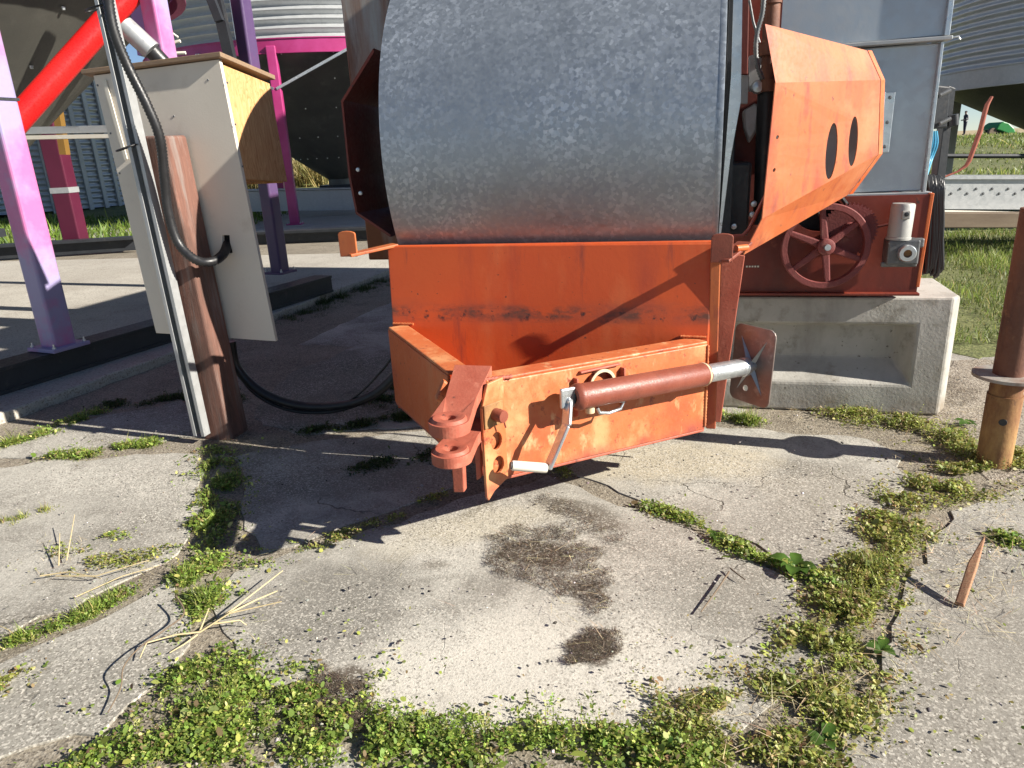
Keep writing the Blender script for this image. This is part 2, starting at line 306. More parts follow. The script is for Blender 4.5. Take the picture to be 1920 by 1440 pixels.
M['turf']=ground_mat('grass_ground',[(.10,.12,.035),(.15,.16,.05),(.08,.1,.03)],[(.25,.24,.1),(.05,.06,.02)],60,.7,.7)
M['field']=ground_mat('stubble_field',[(.36,.28,.15),(.42,.34,.2),(.3,.22,.12)],[(.4,.34,.2),(.2,.15,.08)],8,.05,.3)
M['road']=ground_mat('dark_road',[(.06,.06,.058),(.08,.078,.075),(.05,.05,.05)],[(.12,.12,.115),(.03,.03,.03)],40,.2,.3)
def vcol(name, rough=.6, trans=.25):
    m,t,b=nodes(name); a=t.nodes.new('ShaderNodeAttribute'); a.attribute_name='Col'
    lk(t,a.outputs['Color'],b.inputs['Base Color']); b.inputs['Roughness'].default_value=rough
    if trans:
        tr=t.nodes.new('ShaderNodeBsdfTranslucent'); lk(t,a.outputs['Color'],tr.inputs['Color'])
        mx=t.nodes.new('ShaderNodeMixShader'); mx.inputs[0].default_value=trans
        lk(t,b.outputs[0],mx.inputs[1]); lk(t,tr.outputs[0],mx.inputs[2]); lk(t,mx.outputs[0],t.nodes['Material Output'].inputs[0])
    return m
M['leaf']=vcol('weed_leaf',.5,.45); M['straw']=vcol('dry_straw',.7,.15); M['stone']=vcol('pebble',.85,0)

# ================================================================ SETTING
def height(x,y):                                   # flat yard, then a gentle rise to the road
    t=min(max((y-16)/34,0),1); t=t*t*(3-2*t); return -.003+.902*t
ys=[-6,-3,0,3,6,9,12,16,19,22,26,30,34,38,42,46,50,56,70,100,200,500,1500,5000]; xs=[-5000,-1500,-400,-120,-50,-25,-12,-6,-2,2,6,12,25,50,80,120,400,1500,5000]
def sheet(name, x0,x1,y0,y1, m, dz):
    X=sorted({x0,x1,*[x for x in xs if x0<x<x1]}); Y=sorted({y0,y1,*[y for y in ys if y0<y<y1]})
    b=MB(); b.add([(x,y,height(x,y)+dz) for y in Y for x in X], [(j*len(X)+i,j*len(X)+i+1,(j+1)*len(X)+i+1,(j+1)*len(X)+i) for j in range(len(Y)-1) for i in range(len(X)-1)])
    return setting(b.build(name,m,smooth=60))
sheet('ground',-5000,5000,-6,5000,M['soil'],0)
sheet('field',-4000,4000,62,4900,M['field'],.012)
sheet('road',-300,300,52,60,M['road'],.016)
sheet('grass_bank',2.6,120,9.6,50,M['turf'],.012)
sheet('grass_verge',-60,-1.2,13.2,50,M['turf'],.012)
def flat(name, pts, m, z=0., th=.05, jag=.0, parent=None, bevel=.008):
    P=[Vector((p[0],p[1],z)) for p in pts]; out=[]
    for i,a in enumerate(P):
        b=P[(i+1)%len(P)]; L=(b-a).length; n=max(1,int(L/.07)) if jag else 1
        if L>6: n=1
        for k in range(n):
            q=a.lerp(b,k/n); 
            if jag: v=noise.noise_vector(q*5.3)*jag+noise.noise_vector(q*17)*jag*.45; q=Vector((q.x+v.x,q.y+v.y,z))
            out.append(q)
    return MB().prism(out,(0,0,-th)).build(name,m,parent,bevel=bevel,seg=2)
PAV=[ # slabs between the weedy joints: outlines on the ground
 [(850,938),(1040,893),(1205,958),(1350,1020),(1495,1092),(1545,1200),(1490,1305),(1410,1372),(1100,1392),(770,1378),(640,1322),(470,1255),(415,1185),(415,1120),(450,1072),(560,1042),(700,992)],
 [(1060,882),(1130,838),(1340,802),(1560,812),(1690,850),(1690,930),(1610,1000),(1625,1075),(1505,1066),(1355,998),(1212,938)],
 [(1790,955),(2100,860),(2700,1000),(2400,1700),(1560,1700),(1600,1330),(1660,1200),(1720,1080)],
 [(445,858),(560,832),(790,806),(850,842),(835,918),(560,1018),(480,1036),(450,960)],
 [(-700,900),(0,876),(100,866),(290,852),(382,852),(375,950),(330,1045),(170,1118),(0,1192),(-700,1400)],
 [(-700,1440),(0,1240),(160,1172),(330,1085),(365,1150),(350,1215),(290,1290),(200,1375),(0,1410),(-700,1560)],
 [(470,1420),(640,1402),(720,1470),(820,1700),(200,1700)],
 [(-700,905),(0,835),(200,778),(340,752),(430,790),(400,822),(280,826),(90,852),(0,862),(-700,935)],
 [(860,1450),(1380,1450),(1420,1700),(900,1700)],
 [(470,780),(540,700),(700,640),(760,600),(1400,770),(1330,790),(1120,830),(860,830),(780,795),(560,818)],
]
pav=bpy.data.objects.new('pavement',None); COL.objects.link(pav); put(pav,(0,2.5,0),None); setting(pav)
for i,pl in enumerate(PAV): flat('slab',[G(*p) for p in pl],M['slab'],.001+.0016*(i%3),.06,.055,pav,.0015)
flat('slab',[(-1.6,5.2),(3.2,3.9),(4.2,9.6),(-.2,9.6)],M['slab'],.002,.05,.03,pav)
pd=flat('concrete_pad',[(-3.75,.9),(-2.86,3.66),(-2.38,5.0),(-1.42,8.2),(-1.0,9.9),(-15,12.6),(-15,.9)],M['pad'],.06,.11,.03,None,.012); setting(pd)
pd2=flat('far_concrete_pad',[(-12,14.2),(-1.0,12.0),(0,24),(-12,26)],M['pad'],.06,.12,0,None,.01); setting(pd2)
dr=flat('gravel_patch',[G(1760,700),G(1850,615),G(2300,600),G(2500,880),G(1850,900),G(1720,800)],M['dirt'],.0,.03,.05); setting(dr)
lw=flat('lawn',[(2.75,4.0),(3.4,4.4),(9,3.6),(14,9.6),(2.9,9.6),(2.6,5.5)],M['turf'],.0055,.03,.06); setting(lw)

# ================================================================ GRAIN DRYER (machine coordinates: u right, D deep, z up)
gd=root('grain_dryer','orange and galvanised trailer grain dryer with drawbar, standing on a concrete block','grain dryer',(-.4,3.6,0),'M')
def P(b,name,m,parent=gd,**k): return b.build(name,M[m],parent,**k)
# fan drum
R,DC,ZC=.86,3.62,1.32
prof=[(R-.012,0),(R,.004),(R,1.296),(R-.012,1.3)]
b=MB().lathe(prof,(-1.236,DC,ZC),(1,0,0),128); drum=P(b,'fan_drum','galv',smooth=30)
b=MB()
for u in (-1.232,.056): b.lathe([(R-.015,u+1.236-.004),(.3,u+1.236-.004),(.3,u+1.236+.004),(R-.015,u+1.236+.004)],(-1.236,DC,ZC),(1,0,0),64,True)
P(b,'drum_end','galv3',drum,smooth=30)
for u in (.052,):                              # sheet laps round the drum
    b=MB().lathe([(R+.0002,0),(R+.0009,.002),(R+.0009,.02),(R+.0002,.022)],(u,DC,ZC),(1,0,0),128); P(b,'sheet_lap','galv',drum,smooth=30)
b=MB().holed([MD(x,y,2.955) for x,y in [(1377,-60),(1395,-60),(1392,0),(1389,190),(1369,300),(1351,445),(1347,445),(1359,300),(1371,140)]],[],(0,.012,0)); P(b,'shroud_rim','zinc')
P(MB().box((.085,3.02,.9),(.125,3.06,2.3)),'inlet_frame','black')
P(MB().box((.07,3.3,.9),(.14,3.32,2.3)),'gap_shade_panel','black')  # black sheet added behind the gap so that it reads as shade
# front plate and corner angles
b=MB().prism([(-1.25,2.765,.955),(.06,2.765,.948),(.05,2.70,.22),(-1.245,2.70,.26)],(0,.012,0))
b.box((-1.25,2.767,.937),(.06,2.81,.953)); plate=P(b,'front_plate','orange_plate',bevel=.006)
b=MB().prism([(.048,2.742,.93),(.085,2.742,.93),(.095,2.742,.215),(.058,2.742,.215)],(0,.05,0)); P(b,'corner_angle','faded',bevel=.004)
b=MB().prism([(.09,2.86,.90),(.178,2.86,.885),(.118,2.86,.2),(.092,2.86,.2)],(0,.01,0)); P(b,'corner_gusset','clevis',bevel=.003)
b=MB().box((-1.25,2.80,.3),(-1.24,3.5,.93)); P(b,'side_gusset','redframe')
# hooks
def hook(px,bk):
    e=Vector(px); bk=Vector(bk); b=MB()
    b.bar(bk, e+Vector((.0,0,-.010)), .06,.012)
    h=P(b,'cable_hook','faded' if px[0]<-.5 else 'jack',bevel=.003)
    w2=.038; q=[]
    for a in range(0,181,30): q.append((e.x+w2*math.cos(math.radians(a))*1.0, e.y, e.z+.075+.012*math.sin(math.radians(a))))
    q=[(e.x+w2,e.y,e.z-.016)]+q+[(e.x-w2,e.y,e.z-.016)]
    P(MB().prism(q,(0,.01,0)),'hook_plate','faded' if px[0]<-.5 else 'jack',h,bevel=.003)
hook(MD(653,474,2.65),MD(742,459,2.80)); hook(MD(1353,484,2.65),MD(1397,455,2.80))
P(MB().tube([MD(1380,466,2.7),MD(1400,464,2.74)],.012),'hook_pin','orange',smooth=40)
# drawbar arms
def arm(r0,f0,zt0,zt1,zb0,zb1,side):
    r0,f0=Vector((*r0,0)),Vector((*f0,0)); d=(f0-r0).normalized(); inn=Vector((-d.y,d.x,0))*side
    b=MB()
    def pt(p,off,z): q=p+inn*off; return (q.x,q.y,z)
    b.hexa([pt(r0,0,zb0),pt(r0,.012,zb0),pt(f0,.012,zb1),pt(f0,0,zb1),pt(r0,0,zt0),pt(r0,.012,zt0),pt(f0,.012,zt1),pt(f0,0,zt1)])
    a=P(b,'drawbar_arm','orange_arm' if side<0 else 'orange',bevel=.004)
    b=MB(); b.hexa([pt(r0,.003,zt0+.0),pt(r0,.085,zt0),pt(f0,.085,zt1),pt(f0,.003,zt1),pt(r0,.003,zt0+.011),pt(r0,.085,zt0+.011),pt(f0,.085,zt1+.011),pt(f0,.003,zt1+.011)]); P(b,'top_flange','orange_arm',a,bevel=.004)
    b=MB(); b.hexa([pt(r0,.003,zb0-.011),pt(r0,.07,zb0-.011),pt(f0,.07,zb1-.011),pt(f0,.003,zb1-.011),pt(r0,.003,zb0),pt(r0,.07,zb0),pt(f0,.07,zb1),pt(f0,.003,zb1)]); P(b,'bottom_flange','clevis',a,bevel=.003)
    return a,d,inn
armL,dL,iL=arm((-1.252,2.695),(-.775,2.08),.615,.62,.29,.34,1)
armR,dR,iR=arm((.052,2.695),(-.63,2.04),.578,.612,.232,.275,-1)
def weld(a,b_,r=.006,m='orange_arm'):
    a,b_=Vector(a),Vector(b_); n=max(8,int((b_-a).length/.006)); pts=[a.lerp(b_,i/n) for i in range(n+1)]
    P(MB().tube(pts,[r*(.75+.35*(i%2)+.25*noise.noise(Vector((i*.9,a.x,a.z)))) for i in range(n+1)],7),'weld_bead',m,smooth=60)
weld((-1.245,2.70,.62),(-1.245,2.70,.32)); weld((.052,2.692,.575),(.052,2.692,.245));
weld((-1.245,2.732,.632),(-1.15,2.73,.632)); weld((.045,2.728,.596),(-.05,2.728,.598));
P(MB().prism([(-1.21,2.69,.30),(.0,2.69,.25),(-.66,2.07,.29),(-.75,2.09,.345)],(0,0,.006)),'sun_block_sheet','redframe'); weld((-.64,2.045,.622),(-.56,2.10,.618),.008,'clevis')  # unseen sheet added between the arms to keep sun off the ground
# nose of the drawbar
b=MB().prism([(-.775,2.085,.60),(-.64,2.055,.60),(-.64,2.055,.3),(-.775,2.085,.34)],(0,.012,0)); P(b,'nose_plate','darkred',bevel=.003)
def eye(name,ec,back,wb,th,m='clevis'):
    ec,back=Vector(ec),Vector(back); r=.062; N=20
    ang=math.atan2(back.y-ec.y,back.x-ec.x)
    arc=[(ang+math.pi/2)+math.pi*k/N for k in range(N+1)]
    ring=[Vector((ec.x+r*math.cos(a),ec.y+r*math.sin(a),ec.z)) for a in arc]
    sd=Vector((-math.sin(ang),math.cos(ang),0)); md=ec.lerp(back,.45); 
    out=ring+[md-sd*.05, back-sd*wb/2, back+sd*wb/2, md+sd*.05]
    for v in out:
        t=max(0,min(1,((v-ec).dot((back-ec).normalized())-.05)/((back-ec).length-.05))); v.z=ec.z+(back.z-ec.z)*t
    hole=[Vector((ec.x+.021*math.cos(2*math.pi*k/18),ec.y+.021*math.sin(2*math.pi*k/18),ec.z)) for k in range(18)]
    e=P(MB().holed(out,[hole],(0,0,-th)),name,m,bevel=.005)
    P(MB().lathe([(.021,-.002),(.021,.006),(.028,.009),(.048,.009),(.055,.0)],ec,(0,0,1),28),'eye_boss',m,e,smooth=40)
eye('upper_clevis_plate',(-.69,1.842,.562),(-.69,2.10,.652),.125,.036)
eye('lower_clevis_plate',(-.70,1.868,.452),(-.69,2.08,.49),.12,.034)
P(MB().prism([(-.722,1.915,.42),(-.682,1.915,.42),(-.686,1.915,.288),(-.722,1.915,.285)],(0,.03,0)),'clevis_leg','clevis',bevel=.004)
P(MB().prism([(-.672,2.0,.42),(-.652,2.0,.42),(-.655,2.0,.30),(-.672,2.0,.29)],(0,.03,0)),'clevis_rib','clevis',bevel=.004)
P(MB().obox(MD(836,738,2.03),(.012,.012,.03),(-.008,.012,0),(-.016,-.016,.02)),'clevis_lug','orange_arm',bevel=.006)
# upright plate with holes at the nose
e1=Vector((.05,.085,0)); o0=Vector((-.632,1.985,0)); zz=Vector((0,0,1))
def up(s,z): return o0+e1*s+zz*z
def ell(s,z,rs,rz,n=16): return [up(s+rs*math.cos(2*math.pi*k/n),z+rz*math.sin(2*math.pi*k/n)) for k in range(n)]
e1n=e1.cross(zz).normalized()
b=MB().holed([up(0,.545),up(.3,.62),up(1,.625),up(1,.275),up(.35,.25),up(.05,.225),up(-.02,.24)],[ell(.55,.42,.24,.03),ell(.58,.335,.25,.03)],-e1n*.012)
hp=P(b,'height_adjust_plate','orange_arm',bevel=.003)
bc=up(.5,.515)
P(MB().lathe([(0,.045),(.019,.045),(.021,.04),(.021,.0),(0,0)],bc,e1n,18),'hitch_pin','jack',hp,smooth=35)
P(MB().obox(up(.45,.515)+e1n*.003,e1*.42,e1n*.003,zz*.04),'pin_plate','rustpipe',hp,bevel=.003)
P(MB().tube([bc+e1n*.03+zz*.022,bc+e1n*.03-zz*.045+e1*.2],.003,8),'cotter_pin','jack',hp,smooth=40)
# swing jack on the right arm
j0,j1=Vector((-.372,2.175,.528)),Vector((.045,2.585,.494)); jd=(j1-j0).normalized(); j2=j0+jd*.875
jn=Vector((jd.y,-jd.x,0)).normalized()             # away from the arm
b=MB().lathe([(.02,-.006),(.036,-.006),(.044,.004),(.046,.012),(.046,.02),(.043,.024),(.043,(j1-j0).length-.01),(.04,(j1-j0).length),(.034,(j1-j0).length)],j0,jd,32)
jk=P(b,'swing_jack','jack',smooth=35); jk['label']='red brown jack tube swung level along the right drawbar arm'
b=MB().lathe([(.034,0),(.034,.208),(.037,.212),(.037,.23),(.03,.236),(.024,.24),(.024,.265)],j1-jd*.02,jd,28); P(b,'inner_tube','zinc',jk,smooth=35)
P(MB().lathe([(.0435,-.004),(.045,0),(.0435,.004)],j1-jd*.012,jd,28),'tube_edge','bareweld',jk,smooth=35)
fc=j1+jd*.243; fx=jd.cross(zz).normalized(); fz=fx.cross(jd)
if fz.z<0: fz=-fz
def fp(a,c): return fc+fx*a+fz*c
ow,oh,cr=.098,.152,.03; out=[]
for sx,sz,a0 in ((1,1,0),(-1,1,90),(-1,-1,180),(1,-1,270)):
    for k in range(5):
        a=math.radians(a0+22.5*k); out.append(fp(sx*(ow-cr)+cr*math.cos(a), sz*(oh-cr)+cr*math.sin(a)))
ft=P(MB().holed(out,[[fp(-.0+.012*math.cos(k*math.pi/6)-.02,-.095+.012*math.sin(k*math.pi/6)) for k in range(12)]],jd*.006),'foot_plate','footp',jk,bevel=.002)
b=MB()
for sx in (-1,1):
    for sz in (-1,1):
        t0=fp(0,0)-jd*.002; tip=fp(sx*.062,sz*.108); s_=(fx*sx*.068+fz*sz*.118).normalized(); pr=s_.cross(jd)*.012
        b.add([t0+pr,tip-jd*.001,t0-pr,t0-jd*.022],[(0,1,3),(1,2,3),(0,3,2),(0,2,1)])
P(b,'foot_ribs','galv3',jk)
# jack mount: bracket and ring on the arm
ma=MD(1122,712,2.345); n_=jn
b=MB().obox(ma-n_*.014-zz*.02,dR*.085,n_*.004,zz*.06); b.obox(ma+n_*.0+zz*.045,dR*.085,n_*.018,zz*.004); P(b,'mount_bracket','clevis',jk,bevel=.003)
b=MB().lathe([(.043,-.02),(.053,-.02),(.053,.022),(.043,.022)],ma-zz*.012,n_,32,True); P(b,'mount_ring','jack',jk,smooth=35)
P(MB().lathe([(.046,0),(.056,0),(.056,.004),(.046,.004)],ma+n_*.023-zz*.012,n_,32,True),'ring_weld','bareweld',jk,smooth=35)
for sg in (-1,1):
    q=ma+dR*.1*sg-n_*.02; P(MB().prism([q+zz*.03,q+zz*.03+n_*.045,q-zz*.10+n_*.05,q-zz*.13],dR*.008),'bracket_cheek','clevis',jk,bevel=.002)
pr=j0+jd*.09-zz*.05
P(MB().tube([pr,pr-zz*.02+jd*.01,pr-zz*.028+jd*.05,pr-zz*.02+jd*.10,pr+zz*.005+jd*.115,pr+zz*.012+jd*.07],.006,10),'pull_ring','zinc',jk,smooth=60)
P(MB().lathe([(0,-.04),(.016,-.04),(.016,.0),(0,.0)],j0+jd*.06-zz*.022,zz,14),'pin_boss','bareweld',jk,smooth=35)
# crank
kd=j0-jd*.028
k1=MD(1062,800,2.10); k2=MD(1027,878,2.06); k3=MD(962,873,2.0)
ck=P(MB().obox(kd+zz*.004,jd*.03,jn*.007,zz*.034).bar(kd-zz*.01,k1,.012,.042,jn).bar(k1+zz*.008,k2,.012,.038,jn),'crank_handle','zinc',jk,bevel=.005)
g0=k2+(k3-k2)*.04
P(MB().lathe([(0,0),(.0155,0),(.0165,.006),(.0165,(k3-k2).length-.006),(.015,(k3-k2).length),(0,(k3-k2).length)],g0,(k3-k2),20),'crank_grip','whitetrim',jk,smooth=35)
P(MB().lathe([(0,.004),(.012,.004),(.0125,0)],k3+(k3-k2)*.045,(k3-k2),16),'grip_end','castgrey',jk,smooth=35)
P(MB().lathe([(0,.010),(.009,.009),(.011,0)],kd+jn*.008-zz*.006,jn,14),'crank_rivet','zinc',jk,smooth=40)
# right belt guard: three folded faces
N=[Vector(p) for p in [(.207,2.93,1.692),(.255,2.93,1.496),(.238,2.93,1.015),(.177,2.93,.878)]]
Fp=[Vector(p) for p in [(.645,3.44,1.629),(.706,3.44,1.514),(.727,3.44,1.221),(.627,3.44,1.06)]]
def bil(u,v): return N[1].lerp(N[2],v).lerp(Fp[1].lerp(Fp[2],v),u)
gn=(Fp[1]-N[1]).cross(N[2]-N[1]).normalized()
if gn.y>0: gn=-gn
def uvell(u,v,ru,rv,n=24): return [bil(u+ru*math.cos(2*math.pi*k/n),v+rv*math.sin(2*math.pi*k/n)) for k in range(n)]
def smallc(u,v,r): return uvell(u,v,r,r*1.3,10)
b=MB().holed([N[1],bil(.5,0),Fp[1],bil(1,.5),Fp[2],bil(.5,1),N[2],bil(0,.5)],[uvell(.555,.69,.052,.285),uvell(.755,.68,.043,.285),smallc(.06,.40,.012),smallc(.06,.65,.012)],-gn*.004)
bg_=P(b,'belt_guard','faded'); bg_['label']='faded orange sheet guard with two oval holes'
P(MB().holed([N[0],N[1],Fp[1],Fp[0]],[],(.002,.004,-.003)),'guard_top','faded',bg_)
P(MB().holed([N[2],N[3],Fp[3],Fp[2]],[],(-.002,.004,.003)),'guard_bottom','faded',bg_)
b=MB()
for a,c in ((0,1),(1,2),(2,3)):
    e=Vector((.022,.03,0)); b.holed([Fp[a]+(.001,.002,0) if 0 else Fp[a]+Vector((.002,.004,0)),Fp[c]+Vector((.002,.004,0)),Fp[c]+e,Fp[a]+e],[],(.002,.0,.001))
P(b,'guard_flange','orange',bg_)
# left belt guard; its dark red stands in for the shade inside
LN=[Vector(p) for p in [(-1.33,3.0,1.735),(-1.50,3.0,1.545),(-1.505,3.0,1.235),(-1.49,3.0,1.07),(-1.335,3.0,.965)]]
LF=[p+Vector((-.06,.62,-.01)) for p in LN]
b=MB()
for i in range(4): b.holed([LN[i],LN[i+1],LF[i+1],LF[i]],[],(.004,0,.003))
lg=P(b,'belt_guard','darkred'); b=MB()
LI=[p.lerp(Vector((-1.2,3.0,1.33)),.03) for p in LN]
for i in range(4): b.holed([LN[i],LN[i+1],LI[i+1],LI[i]],[],(0,-.004,0))
P(b,'guard_flange','redframe',lg)
P(MB().holed([(-1.34,3.55,1.7),(-1.52,3.55,1.54),(-1.52,3.55,1.06),(-1.34,3.55,.95)],[],(0,.01,0)),'guard_back','black',lg)
for z in (1.26,1.16): P(MB().lathe([(0,-.006),(.008,-.005),(.01,0)],(-1.455,2.995,z),(0,1,0),12),'bolt','zinc',lg,smooth=40)
# red base frame
ho=[(.535+.105*math.cos(2*math.pi*k/24),3.52,.97+.075*math.sin(2*math.pi*k/24)) for k in range(24)]
b=MB().holed([(.02,3.52,1.05),(.968,3.52,1.045),(.966,3.52,.615),(.02,3.52,.625)],[ho],(0,.012,0))
bf=P(b,'base_frame','redframe')
P(MB().box((-1.2,3.56,.6),(.95,7.6,.66)).box((-1.2,3.6,.67),(-1.15,7.6,1.03)).box((.92,3.54,.67),(.95,7.6,1.03)),'chassis','redframe',bf)
P(MB().box((.3,3.62,.7),(.85,3.64,1.03)),'inner_panel','black',bf)
P(MB().box((.10,3.49,.606),(.972,3.53,.618)),'bottom_lip','redframe',bf,bevel=.003)
P(MB().prism([(.97,3.517,1.05),(.985,3.517,1.05),(.975,3.517,.64),(.96,3.517,.64)],(0,.06,0)),'edge_lip','orange',bf,bevel=.003)
for k in range(5): P(MB().box((.226+k*.0125,3.5175,.735),(.234+k*.0125,3.519,.7425)),'stencil_mark','whitetrim',bf)
# flywheel
wc=Vector((.548,3.42,.842)); wd=Vector((.06,-1,.02)).normalized()
fw=P(MB().lathe([(.16,-.02),(.182,-.02),(.186,-.016),(.186,.016),(.182,.02),(.16,.02),(.157,.0)],wc,wd,64,True),'flywheel','wheel',smooth=40)
P(MB().lathe([(.014,-.045),(.034,-.045),(.036,-.03),(.036,.035),(.03,.04),(.014,.04)],wc,wd,28,True),'hub','wheel',fw,smooth=40)
P(MB().lathe([(0,.06),(.013,.06),(.014,.056),(.014,-.08),(0,-.08)],wc,wd,18),'shaft','zinc',fw,smooth=40)
wx=wd.cross(zz).normalized(); wz=wx.cross(wd)
for k in range(6):
    a=math.radians(22+60*k); d=wx*math.cos(a)+wz*math.sin(a); s_=d.cross(wd)
    b=MB().hexa([wc+d*.03-s_*.017-wd*.010,wc+d*.03+s_*.017-wd*.010,wc+d*.165+s_*.012-wd*.009,wc+d*.165-s_*.012-wd*.009,wc+d*.03-s_*.017+wd*.010,wc+d*.03+s_*.017+wd*.010,wc+d*.165+s_*.012+wd*.009,wc+d*.165-s_*.012+wd*.009])
    P(b,'spoke','wheel',fw,bevel=.006)
# sprocket behind it
scn=Vector((.652,3.475,.905)); T=44; out=[]
for k in range(T):
    for da,r in ((0,.108),(.3,.118),(.5,.118),(.8,.108)):
        a=2*math.pi*(k+da)/T; out.append(scn+Vector((math.cos(a)*r,0,math.sin(a)*r)))
P(MB().prism(out,(0,.012,0)),'sprocket','wheel'); P(MB().lathe([(0,-.02),(.03,-.02),(.034,0),(.034,.04)],scn,(0,1,0),20),'sprocket_hub','wheel',smooth=40)
P(MB().tube([MD(1645,425,3.5),MD(1690,415,3.5)],.006,8),'control_rod','darkred',smooth=40)
P(MB().tube([MD(1560,430,3.49),MD(1490,345,3.49)],.009,8),'drive_belt','rubber',smooth=40)
P(MB().tube([MD(1615,420,3.49),MD(1570,360,3.49)],.009,8),'drive_belt','rubber',smooth=40)
# gear motor
mc=Vector((.845,3.44,.865)); mt=P(MB().lathe([(0,0),(.05,0),(.05,.01),(.047,.012),(.047,.145),(.043,.152),(0,.154)],mc,zz+Vector((.03,0,0)),32),'gear_motor','grey',smooth=35)
P(MB().box((.835,3.385,.955),(.868,3.40,.99)),'terminal_box','grey',mt,bevel=.004)
P(MB().lathe([(0,-.004),(.009,-.003),(.010,.002)],(.852,3.386,.975),(0,1,0),14),'terminal_hole','black',mt,smooth=40)
P(MB().box((.80,3.40,.76),(.925,3.50,.866)).box((.785,3.43,.745),(.93,3.445,.77)).box((.89,3.42,.83),(.945,3.45,.87)),'gearbox','castgrey',mt,bevel=.012,seg=3)
P(MB().lathe([(.017,.0),(.017,-.03),(.032,-.03),(.036,-.024),(.036,.0)],(.872,3.40,.812),(0,1,0),28),'output_flange','zinc',mt,smooth=35)
P(MB().lathe([(0,-.012),(.017,-.012),(.017,.0)],(.872,3.40,.812),(0,1,0),20),'output_bore','rustpipe',mt,smooth=35)
# galvanised housing
hs=P(MB().box((-1.15,3.60,1.055),(.955,7.4,1.655)),'housing','galv2',bevel=.006)
P(MB().box((.05,3.585,1.675),(.96,7.4,3.3)),'upper_housing','galv2',hs,bevel=.006)
P(MB().box((-.2,3.55,1.657),(.985,3.62,1.673)),'housing_ledge','galv3',hs,bevel=.003)
P(MB().box((.2,3.555,1.038),(.985,3.62,1.053)),'housing_sill','galv3',hs,bevel=.003)
P(MB().prism([(.953,3.575,1.053),(.966,3.575,1.053),(.962,3.575,1.655),(.950,3.575,1.655)],(0,.03,0)),'edge_flange','zinc',hs,bevel=.002)
P(MB().prism([(.955,3.56,1.675),(.975,3.56,1.675),(.972,3.56,3.3),(.955,3.56,3.3)],(0,.03,0)),'edge_flange','zinc',hs,bevel=.002)
P(MB().tube([(.985,3.6,1.668),(1.02,3.6,1.672),(1.026,3.6,1.66)],.004,8),'ledge_hook','zinc',hs,smooth=40)
P(MB().box((.745,3.58,1.225),(.80,3.588,1.47)).box((.738,3.50,1.225),(.745,3.59,1.47)),'hinge_plate','zinc',hs,bevel=.002)
bl=P(MB().lathe([(0,-.006),(.006,-.005),(.008,0)],(.78,3.578,1.45),(0,1,0),10),'bolt','castgrey',hs,smooth=40)
for z in (1.35,1.25): like(bl,(.78,3.575,z),hs)
# machinery between drum and guard
P(MB().box((.12,3.36,.95),(.30,3.38,2.2)),'inner_panel','darkred')
P(MB().holed([MD(x,y,3.15) for x,y in [(1392,-60),(1406,-60),(1402,140),(1388,140)]],[],(0,.03,0)),'upright_bar','darkred',bevel=.003)
P(MB().holed([MD(x,y,3.2) for x,y in [(1388,141),(1404,141),(1402,195),(1386,195)]],[],(0,.03,0)),'bar_foot','galv3',bevel=.003)
P(MB().holed([MD(x,y,3.28) for x,y in [(1405,-40),(1436,-40),(1436,95),(1405,105)]],[],(0,.02,0)),'orange_shield','redframe')
P(MB().holed([MD(x,y,3.24) for x,y in [(1404,105),(1428,98),(1426,170),(1404,172)]],[],(0,.03,0)),'grey_casing','galv3',bevel=.004)
P(MB().holed([MD(x,y,3.22) for x,y in [(1392,208),(1418,192),(1424,200),(1420,245),(1404,270),(1394,240)]],[],(0,.05,0)),'casing_lobe','galv3',bevel=.01)
pp=[MD(1449,-60,3.2),MD(1448,0,3.2),MD(1444,88,3.2),MD(1440,170,3.2)]
pi=P(MB().tube(pp,.031,20),'supply_pipe','rustdark',smooth=40)
for y0,y1,r in ((80,104,.044),(-6,8,.04),(150,172,.04)):
    P(MB().tube([MD(1446-.03*y0,y0,3.2),MD(1446-.03*y1,y1,3.2)],r,20),'pipe_collar','rustdark',pi,smooth=40)
P(MB().tube([MD(1438,172,3.22),MD(1428,420,3.22)],.036,16),'lower_pipe','black',pi,smooth=40)
cpts=[MD(x,y,3.1) for x,y in [(1434,-40),(1430,20),(1420,60),(1417,95),(1421,125),(1430,150)]]
def ribbed(path,r,pitch,amp):
    P_=[Vector(p) for p in path]; out=[];rs=[]
    # smooth the path with Catmull-Rom, then ripple the radius
    fine=[]
    for i in range(len(P_)-1):
        p0,p1,p2,p3=P_[max(i-1,0)],P_[i],P_[i+1],P_[min(i+2,len(P_)-1)]
        for k in range(40):
            t=k/40; fine.append(.5*((2*p1)+(-p0+p2)*t+(2*p0-5*p1+4*p2-p3)*t*t+(-p0+3*p1-3*p2+p3)*t**3))
    fine.append(P_[-1]); acc=0; last=fine[0]; nxt=0; k=0
    for p in fine:
        d=(p-last).length; 
        while acc+d>=nxt and d>0:
            q=last.lerp(p,(nxt-acc)/d); out.append(q); rs.append(r+(amp if k%2 else -amp)); k+=1; nxt+=pitch/2
        acc+=d; last=p
    return out,rs
o_,r_=ribbed(cpts,.009,.011,.0015); P(MB().tube(o_,r_,10),'flexible_conduit','castgrey',smooth=70)
P(MB().tube([MD(1405,0,3.12),MD(1412,40,3.12),MD(1424,80,3.12)],.005,10),'steel_line','castgrey',smooth=60)
P(MB().lathe([(0,-.01),(.02,-.008),(.026,0),(.026,.02)],MD(1421,163,3.18),(0,1,0),18),'cap_nut','zinc',smooth=40)
P(MB().box((.10,3.1,.93),(.20,3.35,1.22)),'bearing_block','black',bevel=.01)
for x,y in ((1413,382),(1410,402),(1376,424)): P(MB().lathe([(0,-.012),(.010,-.011),(.013,0)],MD(x,y,3.07),(0,1,0),12),'bolt','zinc',smooth=40)
